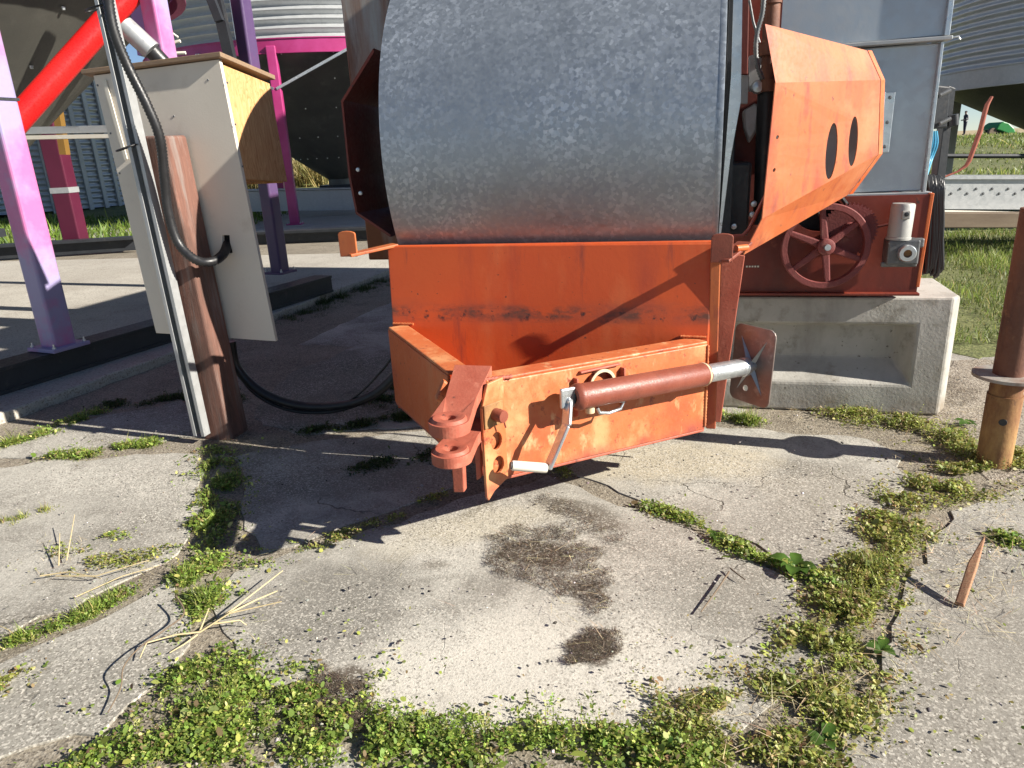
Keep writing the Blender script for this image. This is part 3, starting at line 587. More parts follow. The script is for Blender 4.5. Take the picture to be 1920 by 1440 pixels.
P(MB().tube([MD(1436,365,2.98),MD(1404,430,2.96),MD(1392,442,2.95),MD(1360,444,2.95)],.008,10),'guard_stay','redframe',smooth=50)
# rust streaked upright behind the drum
cu0,cu1=MD(645,60,4.4)[0],MD(735,60,4.4)[0]
P(MB().box((cu0,4.40,.66),(cu1,4.44,2.9)).box((cu0,4.44,.66),(cu0+.03,4.7,2.9)),'rear_column','rustcol',bevel=.01)

# ================================================================ concrete block under the frame
b=MB()
D0,D1,u0,u1,z1=3.60,4.12,-.3,1.2,.578; rd=.13
fo=[(u0,z1),(u1-.05,z1),(u1-.05,0),(u0,0)]; fi=[(u0+.14,z1-.13),(u1-.19,z1-.13),(u1-.19,.15),(u0+.14,.15)]; fb=[(u0+.19,z1-.16),(u1-.25,z1-.16),(u1-.25,.25),(u0+.19,.25)]
vs=[(u,D0,z) for u,z in fo]+[(u,D0,z) for u,z in fi]+[(u,D0+rd,z) for u,z in fb]+[(u0,D1,z1),(u1,D1,z1),(u1,D1,0),(u0,D1,0),(u1,D0+.09,z1-.01),(u1,D0+.09,0)]
fs=[(0,1,5,4),(1,2,6,5),(2,3,7,6),(3,0,4,7)]+[(4,5,9,8),(5,6,10,9),(6,7,11,10),(7,4,8,11),(8,9,10,11),(1,16,17,2),(16,13,14,17),(12,13,16,1,0),(12,0,3,15),(12,15,14,13),(3,2,17,14,15)]
cb=b.add(vs,fs).build('concrete_block',M['concrete_block'],None,bevel=.012,frame='M'); tag(cb,'grey cast concrete block with recessed panel under the red machine frame','concrete block')

# ================================================================ rusty pipe post on the right
rp=root('pipe_post','rusty yellow pipe post with flange plate standing among weeds by the block','post',G(1862,868))
t0=G(1862,868); lean=Vector((.0,0,0))
P(MB().lathe([(0,-.05),(.062,-.05),(.062,.30),(.058,.30),(.058,.36)],t0,zz,32),'lower_pipe','rustpipe',rp,smooth=35)
P(MB().lathe([(0,.36),(.056,.36),(.056,1.02),(0,1.02)],t0,zz,32),'upper_pipe','rustdark',rp,smooth=35)
P(MB().lathe([(.056,.372),(.125,.372),(.125,.384),(.056,.384)],t0,zz,36,True),'flange_plate','rustcol',rp,smooth=35)
nrm=(Vector((0,0,H))-t0); nrm.z=0; nrm.normalize(); nrm=Matrix.Rotation(math.radians(8),3,'Z')@nrm
P(MB().lathe([(0,.002),(.014,.002),(.016,-.004)],t0+nrm*.0605+zz*.2,nrm,16),'bolt_hole','black',rp,smooth=40)

# ================================================================ control cabinet on a wooden post
wp=MB().hexa([(-2.375,2.830,-0.125),(-2.220,2.830,-0.125),(-2.220,2.985,-0.125),(-2.375,2.985,-0.125),(-2.448,2.830,1.445),(-2.287,2.830,1.439),(-2.287,2.985,1.445),(-2.448,2.985,1.450)]).build('wooden_post',M['post'],None,bevel=.012,frame='M',seg=3)
tag(wp,'weathered red brown timber post carrying the cream cabinet','post')
cbn=root('cabinet','cream painted plywood cabinet with bare pine side on a timber post','cabinet',(-2.324,3.046,0.474),'M')
A=[Vector(p) for p in [(-2.742,3.000,1.729),(-2.065,3.000,1.749),(-1.998,3.000,0.469),(-2.690,3.000,0.500)]]
hl=[MD(x,y,3.000) for x,y in [(416,441),(430,441),(431,455),(436,474),(428,476),(417,462)]]
fbd=P(MB().holed(A,[hl],(0,.02,0)),'front_board','cream',cbn,bevel=.002)
P(MB().prism([MD(x,y,3.067) for x,y in [(408,432),(446,432),(446,484),(408,484)]],(0,.01,0)),'hole_back','black',cbn)
P(MB().hexa([(-2.063,3.021,1.238),(-2.040,3.021,1.238),(-2.040,3.377,1.212),(-2.063,3.377,1.212),(-2.086,3.021,1.729),(-2.063,3.021,1.729),(-2.063,3.377,1.677),(-2.086,3.377,1.677)]),'side_panel','ply',cbn,bevel=.002)
P(MB().hexa([(-2.706,3.021,1.238),(-2.685,3.021,1.238),(-2.685,3.377,1.212),(-2.706,3.377,1.212),(-2.737,3.021,1.713),(-2.716,3.021,1.713),(-2.716,3.377,1.672),(-2.737,3.377,1.672)]),'side_panel','cream',cbn,bevel=.002)
P(MB().hexa([(-2.685,3.356,1.207),(-2.063,3.356,1.207),(-2.063,3.375,1.207),(-2.685,3.375,1.207),(-2.716,3.356,1.672),(-2.086,3.356,1.672),(-2.086,3.375,1.672),(-2.716,3.375,1.672)]),'back_panel','ply',cbn)
P(MB().hexa([(-2.685,3.026,1.228),(-2.065,3.026,1.228),(-2.065,3.356,1.217),(-2.685,3.356,1.217),(-2.685,3.026,1.243),(-2.065,3.026,1.243),(-2.065,3.356,1.233),(-2.685,3.356,1.233)]),'bottom_panel','ply',cbn)
P(MB().hexa([(-2.788,2.979,1.736),(-2.040,2.979,1.756),(-2.040,3.398,1.694),(-2.788,3.398,1.677),(-2.788,2.979,1.756),(-2.040,2.979,1.777),(-2.040,3.398,1.715),(-2.788,3.398,1.698)]),'roof_board','plyedge',cbn,bevel=.003)
P(MB().prism([MD(x,y,2.998) for x,y in [(194,152),(200,150),(240,298),(235,300)]],(0,-.006,0)),'gap_light_strip','whitetrim',cbn)  # pale strip painted in for light showing at a gap in the boards
sw=None
for x,y in ((183,160),(207,250),(224,325),(326,218),(390,150),(426,155),(441,233),(455,312)):
    q=MD(x,y,2.999)
    if sw is None: sw=P(MB().lathe([(0,-.002),(.004,-.002),(.005,0)],q,(0,1,0),8),'screw',M and 'castgrey',cbn,smooth=40)
    else: like(sw,q,cbn)
# strut channel up the post
s0=MD(384,812,2.804); s1=MD(190,-60,2.804); dz=(s1-s0).normalized(); wx_=Vector((1,0,0)); 
st=MB()
st.obox((s0+s1)/2,dz*(s1-s0).length/2,wx_*.032,Vector((0,.002,0)))
for sg in (-1,1):
    st.obox((s0+s1)/2+wx_*.03*sg-Vector((0,.022,0)),dz*(s1-s0).length/2,wx_*.002,Vector((0,.022,0)))
    st.obox((s0+s1)/2+wx_*.023*sg-Vector((0,.043,0)),dz*(s1-s0).length/2,wx_*.009,Vector((0,.002,0)))
so=st.build('strut_channel',M['galv3'],None,frame='M',bevel=.001); tag(so,'galvanised steel strut channel leaning up along the timber post','strut')
# ribbed black conduit
cp=[MD(198,-70,2.685),MD(203,0,2.685),MD(214,60,2.685),MD(240,125,2.706),MD(277,200,2.726),MD(300,260,2.747),MD(308,330,2.768),MD(316,400,2.778),MD(334,455,2.788),MD(365,486,2.799),MD(395,491,2.840),MD(418,477,2.923),MD(427,455,3.036)]
o_,r_=ribbed(cp,.0205,.014,.0018)
cd=MB().tube(o_,r_,12).build('flexible_conduit',M['rubber'],None,frame='M',smooth=75); tag(cd,'black ribbed conduit hose looping from the strut into the cream cabinet','conduit')
def strap(px,py,D,rx,name='cable_tie'):
    c=MD(px,py,D); b=MB(); n=20
    b.tube([c+Vector((rx*math.cos(2*math.pi*k/n),.035*math.sin(2*math.pi*k/n)-.01,.012*math.sin(2*math.pi*k/n+1))) for k in range(n+1)],.004,6)
    return b.build(name,M['rubber'],None,frame='M',smooth=60)
tag(strap(188,15,2.742,.06),'black cable tie binding hose and strut above the cabinet roof','cable tie','ties on the strut channel')
tag(strap(240,277,2.742,.045),'black cable tie on the strut beside the post top','cable tie','ties on the strut channel')
# cables from the cabinet to the machine
def sag(a,b_,low,n=30):
    a,b_=Vector(a),Vector(b_); out=[]
    for i in range(n+1):
        t=i/n; p=a.lerp(b_,t); k=4*t*(1-t); p.z=max(p.z*(1-k)+low*k,.02); out.append(p)
    return out
for pts,r,lab in ([[(432,640),(445,690),(490,735),(560,760),(640,760),(700,740),(745,700),(760,670)],.024,'thick black power cable sagging from cabinet to drawbar'],
             [[(428,640),(438,680),(475,735),(540,768),(620,772),(690,752)],.010,'thin black cable hanging lowest beneath the cabinet'],
             [[(440,640),(455,700),(520,750),(600,768),(660,748),(720,690),(752,640)],.006,'thin black wire rising to the machine past the thick cable']):
    q=[]
    for i,(x,y) in enumerate(pts): q.append(MD(x,y,3.08+.01*i))
    for p_ in q: p_.z=max(p_.z,r*.6)
    o_,_=ribbed(q,r,.03,0)
    tag(MB().tube(o_,r,12).build('cable',M['rubber'],None,frame='M',smooth=70),lab,'cable')

# ================================================================ bins on legs
def ring_pts(c,r,z,n): return [Vector((c[0]+r*math.cos(2*math.pi*k/n),c[1]+r*math.sin(2*math.pi*k/n),z)) for k in range(n)]
def corrugated(c,r,z0,z1,pitch,n=96,amp=.02,per=6):
    k=int((z1-z0)/pitch*per); pr=[(r+amp*math.cos(2*math.pi*i/per),z0+(z1-z0)*i/k) for i in range(k+1)]
    return MB().lathe(pr,(c[0],c[1],0),(0,0,1),n)
def hopper_bin(c,r,zr,za,zt,pitch,label,legs,legw,lm,ringm,bolts=True,braces=True,base=.12,group='hopper bins on legs',hop='dull',rout=.5,legface=0.,amp=.022):
    rt=root('hopper_bin',label,'grain bin',(c[0],c[1],0),group=group)
    if zt>zr: P(corrugated(c,r,zr+.14,zt,pitch,amp=amp),'wall','galvbin',rt,smooth=60)
    P(MB().lathe([(r-.01,zr-.14),(r+.07,zr-.14),(r+.07,zr-.12),(r+.05,zr-.12),(r+.05,zr+.12),(r+.07,zr+.12),(r+.07,zr+.14),(r-.01,zr+.14)],(c[0],c[1],0),zz,64,True),'ring_beam',ringm,rt,smooth=30)
    P(MB().lathe([(r-.02,zr-.02),(.28,za),(.28,za-.14),(.0,za-.14)],(c[0],c[1],0),zz,72),'hopper',hop,rt,smooth=40)
    P(MB().box((c[0]-.45,c[1]-.4,za-.22),(c[0]+.45,c[1]+.4,za-.14)),'slide_gate','black',rt)
    if bolts:
        bt=None
        for a in np.linspace(0,2*math.pi,24,endpoint=False):
            for t in (.04,.2,.4,.62,.8):
                rr=(r-.02)*(1-t)+.28*t+.012; p_=Vector((c[0]+rr*math.cos(a),c[1]+rr*math.sin(a),(zr-.02)*(1-t)+za*t))
                if p_.y>c[1]+.3 : continue
                if bt is None: bt=P(MB().lathe([(0,.016),(.014,.014),(.018,-.01)],p_,(0,0,-1),8),'bolt','zinc',rt,smooth=50)
                else: like(bt,p_,rt)
    pts=[]
    for lp in legs:
        x,y=lp[0],lp[1]; m=lp[2] if len(lp)>2 else lm; wd_=lp[3] if len(lp)>3 else legw
        d=Vector((math.cos(legface),math.sin(legface),0))*wd_/2; e=Vector((-d.y,d.x,0))
        lg=P(MB().obox((x,y,(base+zr)/2),d,e,(0,0,(zr-base)/2)),'leg',m,rt,bevel=.02,seg=3)
        P(MB().obox((x,y,base+.012),d*1.7,e*1.7,(0,0,.012)),'foot_plate',m,lg,bevel=.004); pts.append(Vector((x,y,0)))
        for sx in (-1,1):
            for sy in (-1,1): P(MB().lathe([(.012,0),(.012,.012),(.006,.013),(.006,.03),(0,.03)],Vector((x,y,base+.024))+d*1.38*sx+e*1.38*sy,zz,8),'anchor_bolt','zinc',lg,smooth=40)
    return rt,pts
# skid beam under the first bin's legs
K0,K1=G(-330,845,.12),G(625,547,.12); K0=Vector((-3.52,3.0,.06)); K1=Vector((-1.74,7.07,.06)); kd_=(K1-K0).normalized(); kn=Vector((kd_.y,-kd_.x,0))
sk=root('skid_beam','long black steel skid beam lying along the edge of the concrete pad','beam',tuple(K0),group='black skid beams')
P(MB().obox((K0+K1)/2-kn*.012+zz*.08,kd_*(K1-K0).length/2,kn*.006,zz*.07),'web','black',sk)
for z in (.012,.152): P(MB().obox((K0+K1)/2-kn*.10+zz*z,kd_*(K1-K0).length/2,kn*.105,zz*.011),'flange','black',sk,bevel=.002)
LA=G(112,652,.225); LDm=G(526,512,.225); LC=LA.lerp(LDm,.56)
la=math.atan2(kd_.y,kd_.x)
hopper_bin((-5.5,7.0),2.55,3.0,.95,3.6,.12,'grain bin with dark riveted hopper, lavender and pink legs and a black skid',[(LA.x,LA.y,'pink',.15),(LC.x,LC.y,'pink',.15),(LDm.x,LDm.y,'purple',.14),(-8.6,7.5)],.16,'purple','magenta',base=.226,legface=la,group='hopper bins on pink legs')
# dark braces among the legs
bins1=bpy.data.objects['hopper_bin']
for a,b_,w_ in ((WY(285,-30,6.9),WY(243,70,6.9),.08),(WY(400,-30,7.2),WY(432,110,7.2),.09),(WY(385,-30,7.0),WY(412,40,7.0),.07),(WY(255,-20,6.4),WY(275,105,6.4),.10)):
    P(MB().bar(a,b_,w_,w_),'brace','black' if w_<.095 else 'purple',bins1)
bt=WY(-25,221,LA.y-.13); P(MB().obox(LA+zz*(bt.z-.12),Vector((math.cos(la),math.sin(la),0))*.08,Vector((-math.sin(la),math.cos(la),0))*.08,zz*.008),'leg_band','black',bins1)
# second bin behind
B2=G(640,372,0.0); B2=Vector((-4.3,19.6,0))
def on_ring(c,r,deg): return (c[0]+r*math.cos(math.radians(deg)),c[1]+r*math.sin(math.radians(deg)))
r2=4.1; ZR2=WY(560,84,15.5).z; legs2=[on_ring(B2,r2,d) for d in (-92,-48,-4,40,-136,-180,84,128)]
bin2,pt2=hopper_bin(B2,r2,ZR2,.85,9.5,.165,'corrugated grain bin with pink ring beam and silver bracing seen behind the cabinet',legs2,.19,'magenta','magenta',base=.06,group='hopper bins on pink legs',legface=math.radians(5),amp=.05)
for i,j in ((0,1),(4,0),(5,4)):
    a,b_=pt2[i],pt2[j]; mid=(a+b_)/2; dd=(mid-Vector((B2.x,B2.y,0))).normalized(); mid=Vector((B2.x,B2.y,0))+dd*r2*1.0
    for q in (a,b_): P(MB().bar(q+zz*(WY(535,165,15.4).z)+dd*.03,mid+zz*(ZR2-.05)+dd*.03,.05,.17,dd),'brace','zinc',bin2)
P(MB().bar(Vector((*on_ring(B2,r2+.06,-100),ZR2+.14)),Vector((*on_ring(B2,r2+.06,-100),9.4)),.12,.22,(0,1,0)),'stiffener','zinc',bin2)
P(MB().bar(Vector((*on_ring(B2,r2+.06,-130),ZR2+.14)),Vector((*on_ring(B2,r2+.06,-130),9.4)),.12,.16,(0,1,0)),'stiffener','zinc',bin2)
b2s=root('skid_beam','black skid beam under the magenta leg of the far bin','beam',(-4.4,15.0,.06),group='black skid beams')
q0,q1=WY(235,470,12.6),WY(760,428,12.2)
P(MB().bar((q0.x,q0.y,.2),(q1.x,q1.y,.2),.3,.04).bar((q0.x,q0.y,.11),(q1.x,q1.y,.11),.04,.18),'web','black',b2s)
# bin on the right
d3=ray(1742,130); a3=math.atan2(d3.x,d3.y)+math.asin(3.15/15.5); B3=(15.5*math.sin(a3),15.5*math.cos(a3)); z3=WY(1860,116,B3[1]-3.0).z
print('bin3',B3,z3,'bin2 ring',ZR2)
hopper_bin(B3,3.15,z3,.6,9,.115,'big corrugated bin with dark grey hopper right of the dryer, galvanised ring beam',[on_ring(B3,3.1,d) for d in (-60,0,60,120)],.2,'galv3','galv3',bolts=False,base=.0,group='hopper bins on pink legs',amp=.02)
# low corrugated bins far left
def ground_bin(c,r,h,label):
    rt=root('storage_bin',label,'grain bin',(c[0],c[1],height(*c)),group='ground level bins')
    P(corrugated(c,r,height(*c),h,.17,amp=.03),'wall','galvbin',rt,smooth=60)
    P(MB().lathe([(r+.1,h),(.3,h+r*.5),(0,h+r*.5)],(c[0],c[1],0),zz,48),'roof','galvbin',rt,smooth=40)
    for k in range(26):
        a=math.radians(-180+k*7.2); P(MB().obox((c[0]+(r+.05)*math.cos(a),c[1]+(r+.05)*math.sin(a),h/2),Vector((-math.sin(a),math.cos(a),0))*.07,Vector((math.cos(a),math.sin(a),0))*.03,(0,0,h/2)),'stiffener','galv3',rt)
    return rt
ground_bin((-17.5,26.5),4.4,6,'ground level corrugated bin with vertical stiffeners behind the red auger')
ground_bin((-27.5,25),4.4,6,'ground level corrugated bin half hidden by the lavender leg')

# ================================================================ augers, pipes, clutter on the left
a0,a1=WY(40,217,5.6),WY(238,-5,6.1); ax_=(a1-a0).normalized()
au=root('auger','glossy red auger tube slanting up behind the strut channel','auger',tuple(a0))
P(MB().tube([a0-ax_*.2,a1+ax_*.4],.088,36),'tube','red',au,smooth=40)
q=a0.lerp(a1,.82)
P(MB().tube([q+Vector((.12,-.03,-.06)),q+Vector((.28,0,-.24))],.075,16),'spout','galv3',au,smooth=40)
P(MB().tube([q+Vector((.28,0,-.24)),q+Vector((.45,.1,-.5))],.06,14),'spout_hose','rubber',au,smooth=40)
hb=root('support_beam','pale galvanised horizontal beam between the lavender leg and the cabinet','beam',tuple(WY(120,250,6.4)))
p0,p1=WY(10,246,6.4),WY(300,240,6.2)
P(MB().bar(p0,p1,.1,.055),'rail','galv3',hb); P(MB().bar(p0-zz*.055,p1-zz*.055,.14,.03),'rail','whitetrim',hb)
yp=MB().bar(WY(104,182,11.5),WY(122,290,11.5),.12,.1,(1,0,0)).build('yellow_hose',M['yellow'],None); tag(yp,'yellow upright tube beside the maroon leg behind the auger','tube')
# maroon leg standing by itself further back with its skid
ml=root('leg_post','dark maroon square leg with pale tape standing on the far skid','post',tuple(G(146,463,.1)))
q=G(146,463,.1); P(MB().box((q.x-.15,q.y-.15,.1),(q.x+.15,q.y+.15,5)),'shaft','maroon',ml,bevel=.02); tp=WY(118,355,q.y-.1)
P(MB().box((q.x-.156,q.y-.156,tp.z-.06),(q.x+.156,q.y+.156,tp.z+.03)),'tape','galv3',ml)
q0,q1=WY(-200,492,11.6),WY(262,466,12.2)
s3=root('skid_beam','black skid beam under the maroon leg beside the grass','beam',(q0.x,q0.y,.1),group='black skid beams')
P(MB().bar((q0.x,q0.y,.24),(q1.x,q1.y,.24),.3,.04).bar((q0.x,q0.y,.13),(q1.x,q1.y,.13),.04,.2),'web','black',s3)
gb=root('conveyor_trough','grey riveted conveyor trough behind the magenta leg','conveyor',tuple(WY(580,400,17.5)))
q0,q1=WY(440,378,17.5),WY(760,372,17.5)
P(MB().bar(q0,q1,.3,.46),'side','galv3',gb); P(MB().bar(q0+zz*.26,q1+zz*.26,.4,.03),'top_lip','galv3',gb)
# ladder rails on the second bin
lr=MB().tube([WY(326,112,15.2),WY(322,88,15.2),WY(327,79,15.2),WY(338,77,15.2)],.03,10).tube([WY(326,100,15.2),WY(348,99,15.2)],.03,8).build('guard_rail',M['whitetrim'],None,smooth=50); tag(lr,'small bent white rail above the cabinet roof','rail')
wr=MB().tube([WY(307,-20,15.1),WY(312,40,15.1),WY(320,60,15.1),WY(334,70,15.1)],.02,8).build('cable',M['whitetrim'],None,smooth=60); tag(wr,'pale cable running down the corrugated bin wall','cable')

# ================================================================ clutter on the right
eb=root('electric_box','black electrical box on a black post beside the galvanised housing','electrical box',tuple(WY(1765,430,5.2)))
def slab3(pts,Y,th): return MB().holed([WY(x,y,Y) for x,y in pts],[],(0,th,0))
P(slab3([(1748,158),(1782,162),(1776,240),(1738,243)],5.0,.16),'box','black',eb,bevel=.01)
P(slab3([(1779,160),(1792,165),(1772,335),(1756,335)],5.2,.08),'post','black',eb,bevel=.006)
P(slab3([(1756,335),(1772,335),(1768,420),(1752,420)],5.2,.08),'post_foot','black',eb)
for y in (175,228): P(MB().tube([WY(1762,y+4,4.97),WY(1782,y-6,4.97)],.014,8),'latch','castgrey',eb,smooth=40)
P(MB().tube([WY(1788,215,5.17),WY(1789,235,5.17)],.03,14),'knob','black',eb,smooth=40)
for i,(dx,r) in enumerate(((0,.010),(3,.010),(-3,.008))):
    q=[WY(1752+dx,246,5.02),WY(1752+dx*1.5,270,5.02),WY(1743+dx,300,5.02),WY(1732+dx,335,4.9)]
    o_,_=ribbed(q,r,.05,0); tag(MB().tube(o_,r,8).build('wire',M['bluewire'],None,smooth=70),'blue wire dropping from the black electrical box','wire','blue wires')
# black cables hanging over the frame corner
for i in range(9):
    x=1742+i*2.9; xb=x-2+random.uniform(-4,4); yb=505+random.uniform(-14,12)
    q=[MD(x-6,372-i,3.95),MD(x-2,334+random.uniform(-6,4),3.9),MD(x+3,350,3.85),MD(x+random.uniform(0,6),420,3.85),MD(xb,yb,3.85),MD(xb-7,yb-6,3.87),MD(x-8,430,3.88)]
    o_,_=ribbed(q,.009,.05,0); tag(MB().tube(o_,.0095,8).build('cable',M['rubber'],None,frame='M',smooth=70),'black cable loop hanging at the right corner of the red frame','cable','coiled black cables on the frame corner')
ta=root('conveyor_trough','grey riveted trough lying behind the black cables, right of the housing','conveyor',(4.6,8.3,0))
q0,q1=WY(1690,372,8.0),WY(2150,372,8.0)
P(MB().holed([WY(1690,334,8),WY(2150,334,8),WY(2150,394,8),WY(1690,392,8)],[],(0,.4,0)),'side','galv3',ta,bevel=.01)
P(MB().holed([WY(1690,330,7.97),WY(2150,330,7.97),WY(2150,336,7.97),WY(1690,336,7.97)],[],(0,.46,0)),'top_lip','galv3',ta)
rv=None
for k in range(9):
    for y,dx in ((354,0),(363,13)):
        p_=WY(1771+30*k+dx,y,7.995)
        if rv is None: rv=P(MB().lathe([(0,-.008),(.012,-.006),(.016,.004)],p_,(0,1,0),10),'rivet','castgrey',ta,smooth=50)
        else: like(rv,p_,ta)
for (y0,y1,Y,m,lab,nm) in ((398,426,7.6,'planks','dark timber beam lying on the ground before the grey trough','timber_beam'),(394,398.5,7.9,'whitetrim','pale thin rail on top of the dark timber beam','rail'),(288,297,9.6,'black','black pipe rail running level before the grass bank','pipe_rail')):
    a,b_=WY(1735,(y0+y1)/2,Y),WY(2200,(y0+y1)/2+ (0 if nm!='rail' else 10),Y); hh=abs(WY(1800,y0,Y).z-WY(1800,y1,Y).z)
    if nm=='pipe_rail': o=MB().tube([a,b_],hh/2,14).build(nm,M[m],None,smooth=40)
    else: o=MB().bar(a,b_,.16,hh).build(nm,M[m],None,bevel=.01)
    tag(o,lab,nm.split('_')[-1])
rr=MB().tube([WY(1770,332,6.6),WY(1795,322,6.6),WY(1811,311,6.6),WY(1817,302,6.6),WY(1838,245,6.6),WY(1846,212,6.6),WY(1851,196,6.6),WY(1860,181,6.6)],[.008,.009,.016,.019,.021,.02,.018,.012],14).build('lever_rod',M['redrod'],None,smooth=60); tag(rr,'bent dull red rod rising in front of the grey hopper','rod')
# person on the road and green machine
pc=G(1806,253.5,.87); pc=WY(1806,253.5,57.0); hz=pc.z
me=bpy.data.meshes.new('person'); S=[((0,0,.95),(.17,.13)),((0,0,1.2),(.16,.12)),((0,0,1.42),(.19,.12)),((-.01,0,1.52),(.06,.06)),((-.03,0,1.66),(.105,.11)),((-.03,0,1.76),(.08,.09)),
 ((.02,-.09,.9),(.1,.1)),((.0,-.1,.5),(.07,.07)),((.02,-.1,.08),(.05,.05)),((-.12,-.1,.04),(.045,.04)),((.04,.09,.9),(.1,.1)),((.06,.1,.5),(.07,.07)),((.1,.1,.08),(.05,.05)),((-.04,.1,.04),(.045,.04)),
 ((.03,-.2,1.4),(.06,.06)),((.06,-.25,1.12),(.05,.05)),((-.16,-.2,1.08),(.04,.04)),((-.24,-.15,1.1),(.045,.03)),((.03,.2,1.4),(.06,.06)),((.06,.25,1.12),(.05,.05)),((-.16,.2,1.08),(.04,.04)),((-.24,.15,1.1),(.045,.03))]
me.from_pydata([s[0] for s in S],[(0,1),(1,2),(2,3),(3,4),(4,5),(0,6),(6,7),(7,8),(8,9),(0,10),(10,11),(11,12),(12,13),(2,14),(14,15),(15,16),(16,17),(2,18),(18,19),(19,20),(20,21)],[])
tmp=bpy.data.objects.new('person_tmp',me); COL.objects.link(tmp); tmp.modifiers.new('s','SKIN'); sb=tmp.modifiers.new('d','SUBSURF'); sb.levels=2; sb.render_levels=2
for i,s in enumerate(S): me.skin_vertices[0].data[i].radius=s[1]; me.skin_vertices[0].data[i].use_root=(i==0)
dg=bpy.context.evaluated_depsgraph_get(); m2=bpy.data.meshes.new_from_object(tmp.evaluated_get(dg)); bpy.data.objects.remove(tmp)
m2.materials.clear()
for k in ('navy','shirt','skin'): m2.materials.append(M[k])
for p_ in m2.polygons:
    z=p_.center.z; x=p_.center.x; p_.use_smooth=True
    p_.material_index = 0 if z<.98 else (2 if (1.5<z<1.68 and x<-.02) or x<-.2 else (0 if z>1.62 else (1 if x>-.03 else 0)))
pe=bpy.data.objects.new('person',m2); COL.objects.link(pe); pe.location=pc; pe.scale=(1,1,1)
tag(pe,'person in dark trousers and grey shirt standing on the far road','person')
gm=root('green_machine','green sheet covered farm machine parked beyond the road under the hopper edge','machine',tuple(WY(1885,252,58.5)))
gp=[(1868,243),(1874,233),(1882,228),(1892,230),(1902,240),(1906,251),(1890,251),(1878,246)]
P(MB().prism([WY(x,y,58.2) for x,y in gp],(0,1.8,0)),'hood','greenm',gm,bevel=.08)
P(MB().prism([WY(x,y,58.5) for x,y in [(1862,246),(1874,243),(1892,249),(1893,251.5),(1866,251)]],(0,1.3,0)),'underside','black',gm,bevel=.03)
P(MB().lathe([(0,0),(.28,0),(.28,.3),(0,.3)],WY(1862,247,58.3),(0,1,0),20),'wheel','planks',gm,smooth=40)

# ================================================================ small things on the ground
q0,q1=G(1797,1134,.012),G(1853,990,.16)
dd=(q1-q0).normalized(); sd=dd.cross(zz).normalized(); up_=sd.cross(dd)
stk=MB().add([q0-sd*.012-up_*.008,q0+sd*.014-up_*.008,q0+sd*.014+up_*.01,q0-sd*.008+up_*.008, q0.lerp(q1,.5)-sd*.016-up_*.008,q0.lerp(q1,.5)+sd*.011-up_*.008,q0.lerp(q1,.5)+sd*.009+up_*.008,q0.lerp(q1,.5)-sd*.015+up_*.008,q1],[(3,2,1,0),(0,1,5,4),(1,2,6,5),(2,3,7,6),(3,0,4,7),(4,5,8),(5,6,8),(6,7,8),(7,4,8)]).build('wood_stake',M['stake'],None,bevel=.003)
tag(stk,'split reddish wood stake lying tilted on the concrete','stake')

# ---- scattered growth -------------------------------------------------
LEAF=(np.array([(0,0,0),(.28,-.36,.06),(.72,-.34,.08),(1,0,.0),(.72,.34,.08),(.28,.36,.06)]),[(0,1,2,3,4,5)])
BLADE=(np.array([(-.5,0,0),(.5,0,0),(.38,.25,.55),(-.38,.25,.55),(0,.75,1)]),[(0,1,2,3),(3,2,4)])
def scatter(name,tpl,pos,rot,scl,cols,mat):
    V,Fs=tpl; n=len(pos); k=len(V)
    W=(V[None]*scl[:,None,:])@rot.transpose(0,2,1)+pos[:,None,:]
    me=bpy.data.meshes.new(name); me.vertices.add(n*k); me.vertices.foreach_set('co',W.astype(np.float32).ravel())
    nl=sum(len(f) for f in Fs); loops=np.concatenate([np.array(f) for f in Fs])
    me.loops.add(n*nl); me.loops.foreach_set('vertex_index',(loops[None]+np.arange(n)[:,None]*k).ravel().astype(np.int32))
    st_=np.cumsum([0]+[len(f) for f in Fs[:-1]]); me.polygons.add(n*len(Fs))
    me.polygons.foreach_set('loop_start',(st_[None]+np.arange(n)[:,None]*nl).ravel().astype(np.int32))
    me.update(calc_edges=True); me.validate()
    a=me.color_attributes.new('Col','FLOAT_COLOR','POINT'); c4=np.ones((n,k,4),np.float32); c4[:,:,:3]=cols[:,None,:]
    a.data.foreach_set('color',c4.ravel()); me.materials.append(mat)
    o=bpy.data.objects.new(name,me); COL.objects.link(o); return o
def basis(yaw,pitch,roll):
    cy_,sy=np.cos(yaw),np.sin(yaw); cp_,sp_=np.cos(pitch),np.sin(pitch); cr_,sr=np.cos(roll),np.sin(roll); o=np.zeros_like(yaw); i=np.ones_like(yaw)
    Z=np.stack([np.stack([cy_,-sy,o],-1),np.stack([sy,cy_,o],-1),np.stack([o,o,i],-1)],1)
    Y=np.stack([np.stack([cp_,o,sp_],-1),np.stack([o,i,o],-1),np.stack([-sp_,o,cp_],-1)],1)
    X=np.stack([np.stack([i,o,o],-1),np.stack([o,cr_,-sr],-1),np.stack([o,sr,cr_],-1)],1)
    return Z@Y@X
